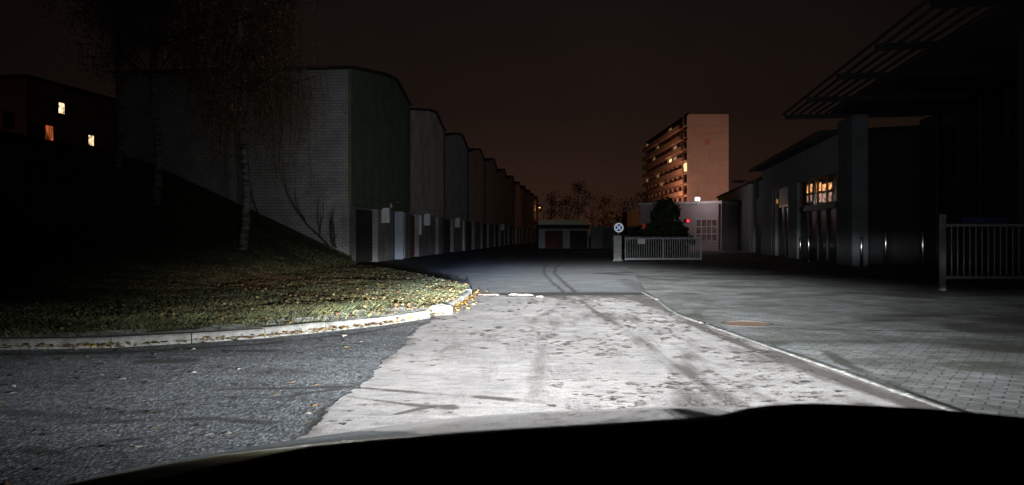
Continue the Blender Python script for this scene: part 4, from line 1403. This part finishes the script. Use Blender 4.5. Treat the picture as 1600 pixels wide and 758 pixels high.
def headlight(name, x):
    L_ = bpy.data.lights.new(name, 'POINT')
    L_.energy = 40000.
    L_.color = (1, 1, 1)
    L_.shadow_soft_size = .05
    L_.use_nodes = True
    nt = L_.node_tree
    em = nt.nodes['Emission']
    ge = N(nt, 'ShaderNodeNewGeometry')
    sp = N(nt, 'ShaderNodeSeparateXYZ')
    nt.links.new(ge.outputs['Incoming'], sp.inputs[0])
    dx, dy, dz = sp.outputs
    dyc = math_node(nt, 'MAXIMUM', dy, .02)
    h_ = math_node(nt, 'DIVIDE', dx, dyc)
    t_ = math_node(nt, 'DIVIDE', math_node(nt, 'MULTIPLY', dz, -1.), dyc)
    # the cut-off sits lower to the left
    left = math_node(nt, 'MAXIMUM', math_node(nt, 'MULTIPLY', math_node(nt, 'ADD', h_, .05), -1.), 0.)
    right = math_node(nt, 'MAXIMUM', math_node(nt, 'SUBTRACT', h_, .14), 0.)
    cut = math_node(nt, 'ADD', math_node(nt, 'MINIMUM', math_node(nt, 'MULTIPLY', left, .10), .025),
                    math_node(nt, 'MINIMUM', math_node(nt, 'MULTIPLY', right, .050), .024))
    te = math_node(nt, 'MAXIMUM', math_node(nt, 'SUBTRACT', t_, cut), .001)
    lg_ = math_node(nt, 'LOGARITHM', te, 10.)
    u = math_node(nt, 'DIVIDE', math_node(nt, 'ADD', lg_, 2.4), 2.1, True)
    r_ = ramp(nt, u, [(0., 0.)] + [((a + 2.4) / 2.1, b_ / 6) for a, b_ in TAB])
    I = math_node(nt, 'POWER', 10., math_node(nt, 'MULTIPLY', r_, 6.))
    # across
    tt_ = math_node(nt, 'MINIMUM', math_node(nt, 'MAXIMUM', t_, 0.), .22)
    wd = math_node(nt, 'ADD', math_node(nt, 'MULTIPLY', math_node(nt, 'MULTIPLY', tt_, tt_), 26.), .22)
    hh = math_node(nt, 'DIVIDE', math_node(nt, 'SUBTRACT', h_, .10), math_node(nt, 'MULTIPLY', wd, math_node(nt, 'ADD', 1., math_node(nt, 'MULTIPLY', math_node(nt, 'GREATER_THAN', h_, .10), .20))))
    ga = math_node(nt, 'POWER', 2.718, math_node(nt, 'MULTIPLY', math_node(nt, 'MULTIPLY', hh, hh), -1.))
    hw = math_node(nt, 'ADD', math_node(nt, 'MULTIPLY', ga, .90), .10)
    I = math_node(nt, 'MULTIPLY', I, hw)
    # less light to the sides just under the cut-off
    kk = ramp(nt, math_node(nt, 'MULTIPLY', t_, 5., True), [(.3, 1.), (.62, 0.)])
    side = math_node(nt, 'ADD', math_node(nt, 'MULTIPLY', left, -5.), math_node(nt, 'MULTIPLY', right, -3.1))
    I = math_node(nt, 'MULTIPLY', I, math_node(nt, 'POWER', 2.718, math_node(nt, 'MULTIPLY', side, kk)))
    # faint scatter above the cut-off
    hs = math_node(nt, 'ADD', h_, .08)
    h2 = math_node(nt, 'ADD', math_node(nt, 'DIVIDE', math_node(nt, 'MINIMUM', hs, 0.), .24), math_node(nt, 'DIVIDE', math_node(nt, 'MAXIMUM', hs, 0.), .40))
    g2 = math_node(nt, 'POWER', 2.718, math_node(nt, 'MULTIPLY', math_node(nt, 'MULTIPLY', h2, h2), -1.))
    v2 = math_node(nt, 'DIVIDE', math_node(nt, 'ADD', t_, .0), .27)
    gv = math_node(nt, 'POWER', 2.718, math_node(nt, 'MULTIPLY', math_node(nt, 'MULTIPLY', v2, v2), -1.))
    sc = math_node(nt, 'MULTIPLY', math_node(nt, 'MULTIPLY', g2, gv), 10 ** STRAY)
    I = math_node(nt, 'ADD', I, sc)
    # soft glow straddling the cut-off, mostly to the left
    h3 = math_node(nt, 'DIVIDE', math_node(nt, 'ADD', h_, .14), .26)
    g3 = math_node(nt, 'POWER', 2.718, math_node(nt, 'MULTIPLY', math_node(nt, 'MULTIPLY', h3, h3), -1.))
    v3 = math_node(nt, 'DIVIDE', math_node(nt, 'SUBTRACT', t_, .034), .026)
    gv3 = math_node(nt, 'POWER', 2.718, math_node(nt, 'MULTIPLY', math_node(nt, 'MULTIPLY', v3, v3), -1.))
    I = math_node(nt, 'ADD', I, math_node(nt, 'MULTIPLY', math_node(nt, 'MULTIPLY', g3, gv3), 2200.))
    h4 = math_node(nt, 'DIVIDE', math_node(nt, 'SUBTRACT', h_, .40), .13)
    v4 = math_node(nt, 'DIVIDE', math_node(nt, 'ADD', t_, .002), .016)
    g4 = math_node(nt, 'POWER', 2.718, math_node(nt, 'MULTIPLY', math_node(nt, 'ADD', math_node(nt, 'MULTIPLY', h4, h4), math_node(nt, 'MULTIPLY', v4, v4)), -1.))
    I = math_node(nt, 'ADD', I, math_node(nt, 'MULTIPLY', g4, 900.))
    fwd = math_node(nt, 'GREATER_THAN', dy, .05)
    I = math_node(nt, 'MULTIPLY', math_node(nt, 'MULTIPLY', I, fwd), .5 * BEAM)
    # lens fringe: bluish right at the cut-off
    hb = math_node(nt, 'DIVIDE', math_node(nt, 'ADD', h_, .085), .085)
    hb = math_node(nt, 'POWER', 2.718, math_node(nt, 'MULTIPLY', math_node(nt, 'MULTIPLY', hb, hb), -1.))
    fr_ = ramp(nt, te, [(.0, (.90, .96, 1.)), (.012, (.30, .48, 1.)), (.022, (.48, .66, 1.)), (.034, (.90, .96, 1.)), (.05, (.955, .985, 1.))])
    fr_ = mix_col(nt, hb, (.945, .985, 1.), fr_)
    nt.links.new(fr_, em.inputs['Color'])
    nt.links.new(I, em.inputs['Strength'])
    lo = bpy.data.objects.new(name, L_)
    C.objects.link(lo)
    lo.location = (x, 2.25, .65)
    lo.parent = car
    return lo


BEAM = 4 * math.pi * math.pi * .36 / 40000
headlight('dipped_beam', -.22)
headlight('dipped_beam', 1.25)

# ------------------------------------------------------------------ night sky
w = bpy.data.worlds.new('World')
S.world = w
w.use_nodes = True
nt = w.node_tree
bg = nt.nodes['Background']
tc = N(nt, 'ShaderNodeTexCoord')
sp = N(nt, 'ShaderNodeSeparateXYZ')
nt.links.new(tc.outputs['Generated'], sp.inputs[0])
el = ramp(nt, sp.outputs[2], [(.0, (.032, .0140, .0085)), (.06, (.024, .0112, .0078)), (.16, (.0125, .0074, .0056)), (.32, (.0075, .0054, .0046)), (.7, (.0042, .0034, .0031))])
# city glow stronger straight ahead than to the sides
az = math_node(nt, 'DIVIDE', sp.outputs[0], math_node(nt, 'MAXIMUM', sp.outputs[1], .05))
az = math_node(nt, 'DIVIDE', math_node(nt, 'SUBTRACT', az, .06), .48)
gl = math_node(nt, 'ADD', math_node(nt, 'MULTIPLY', math_node(nt, 'POWER', 2.718, math_node(nt, 'MULTIPLY', math_node(nt, 'MULTIPLY', az, az), -1.)), .68), .32)
nz = noise(nt, tc.outputs['Generated'], 3, 3, .5)
gl = math_node(nt, 'MULTIPLY', gl, ramp(nt, nz, [(.3, .85), (.7, 1.1)]))
v = N(nt, 'ShaderNodeVectorMath', operation='SCALE')
nt.links.new(el, v.inputs[0])
nt.links.new(gl, v.inputs['Scale'])
sky = N(nt, 'ShaderNodeTexSky', sky_type='NISHITA', sun_disc=False)
sky.sun_elevation = math.radians(-8)
sky.sun_rotation = math.radians(200)
ad = N(nt, 'ShaderNodeVectorMath', operation='MULTIPLY_ADD')
nt.links.new(sky.outputs[0], ad.inputs[0])
ad.inputs[1].default_value = (.02, .02, .02)
nt.links.new(v.outputs[0], ad.inputs[2])
nt.links.new(ad.outputs[0], bg.inputs['Color'])
bg.inputs['Strength'].default_value = 1.

# ------------------------------------------------------------------ camera and render settings
cam = bpy.data.cameras.new('camera')
cam.sensor_width = 36
cam.lens = 27
cam.shift_y = -(758 / 2 - HZ) / 1600
cam.clip_start = .05
cam.clip_end = 3000
cam.dof.use_dof = True
cam.dof.focus_distance = 14
cam.dof.aperture_fstop = 10.5
co = bpy.data.objects.new('camera', cam)
C.objects.link(co)
co.location = (0, 0, EYE)
co.rotation_euler = (math.radians(90), 0, 0)
S.camera = co
S.render.engine = 'CYCLES'
S.cycles.use_denoising = True
S.cycles.use_adaptive_sampling = False
S.cycles.max_bounces = 5
S.cycles.sample_clamp_indirect = 3
S.view_settings.view_transform = 'Standard'
S.view_settings.look = 'None'
S.view_settings.exposure = 0
S.view_settings.gamma = 1
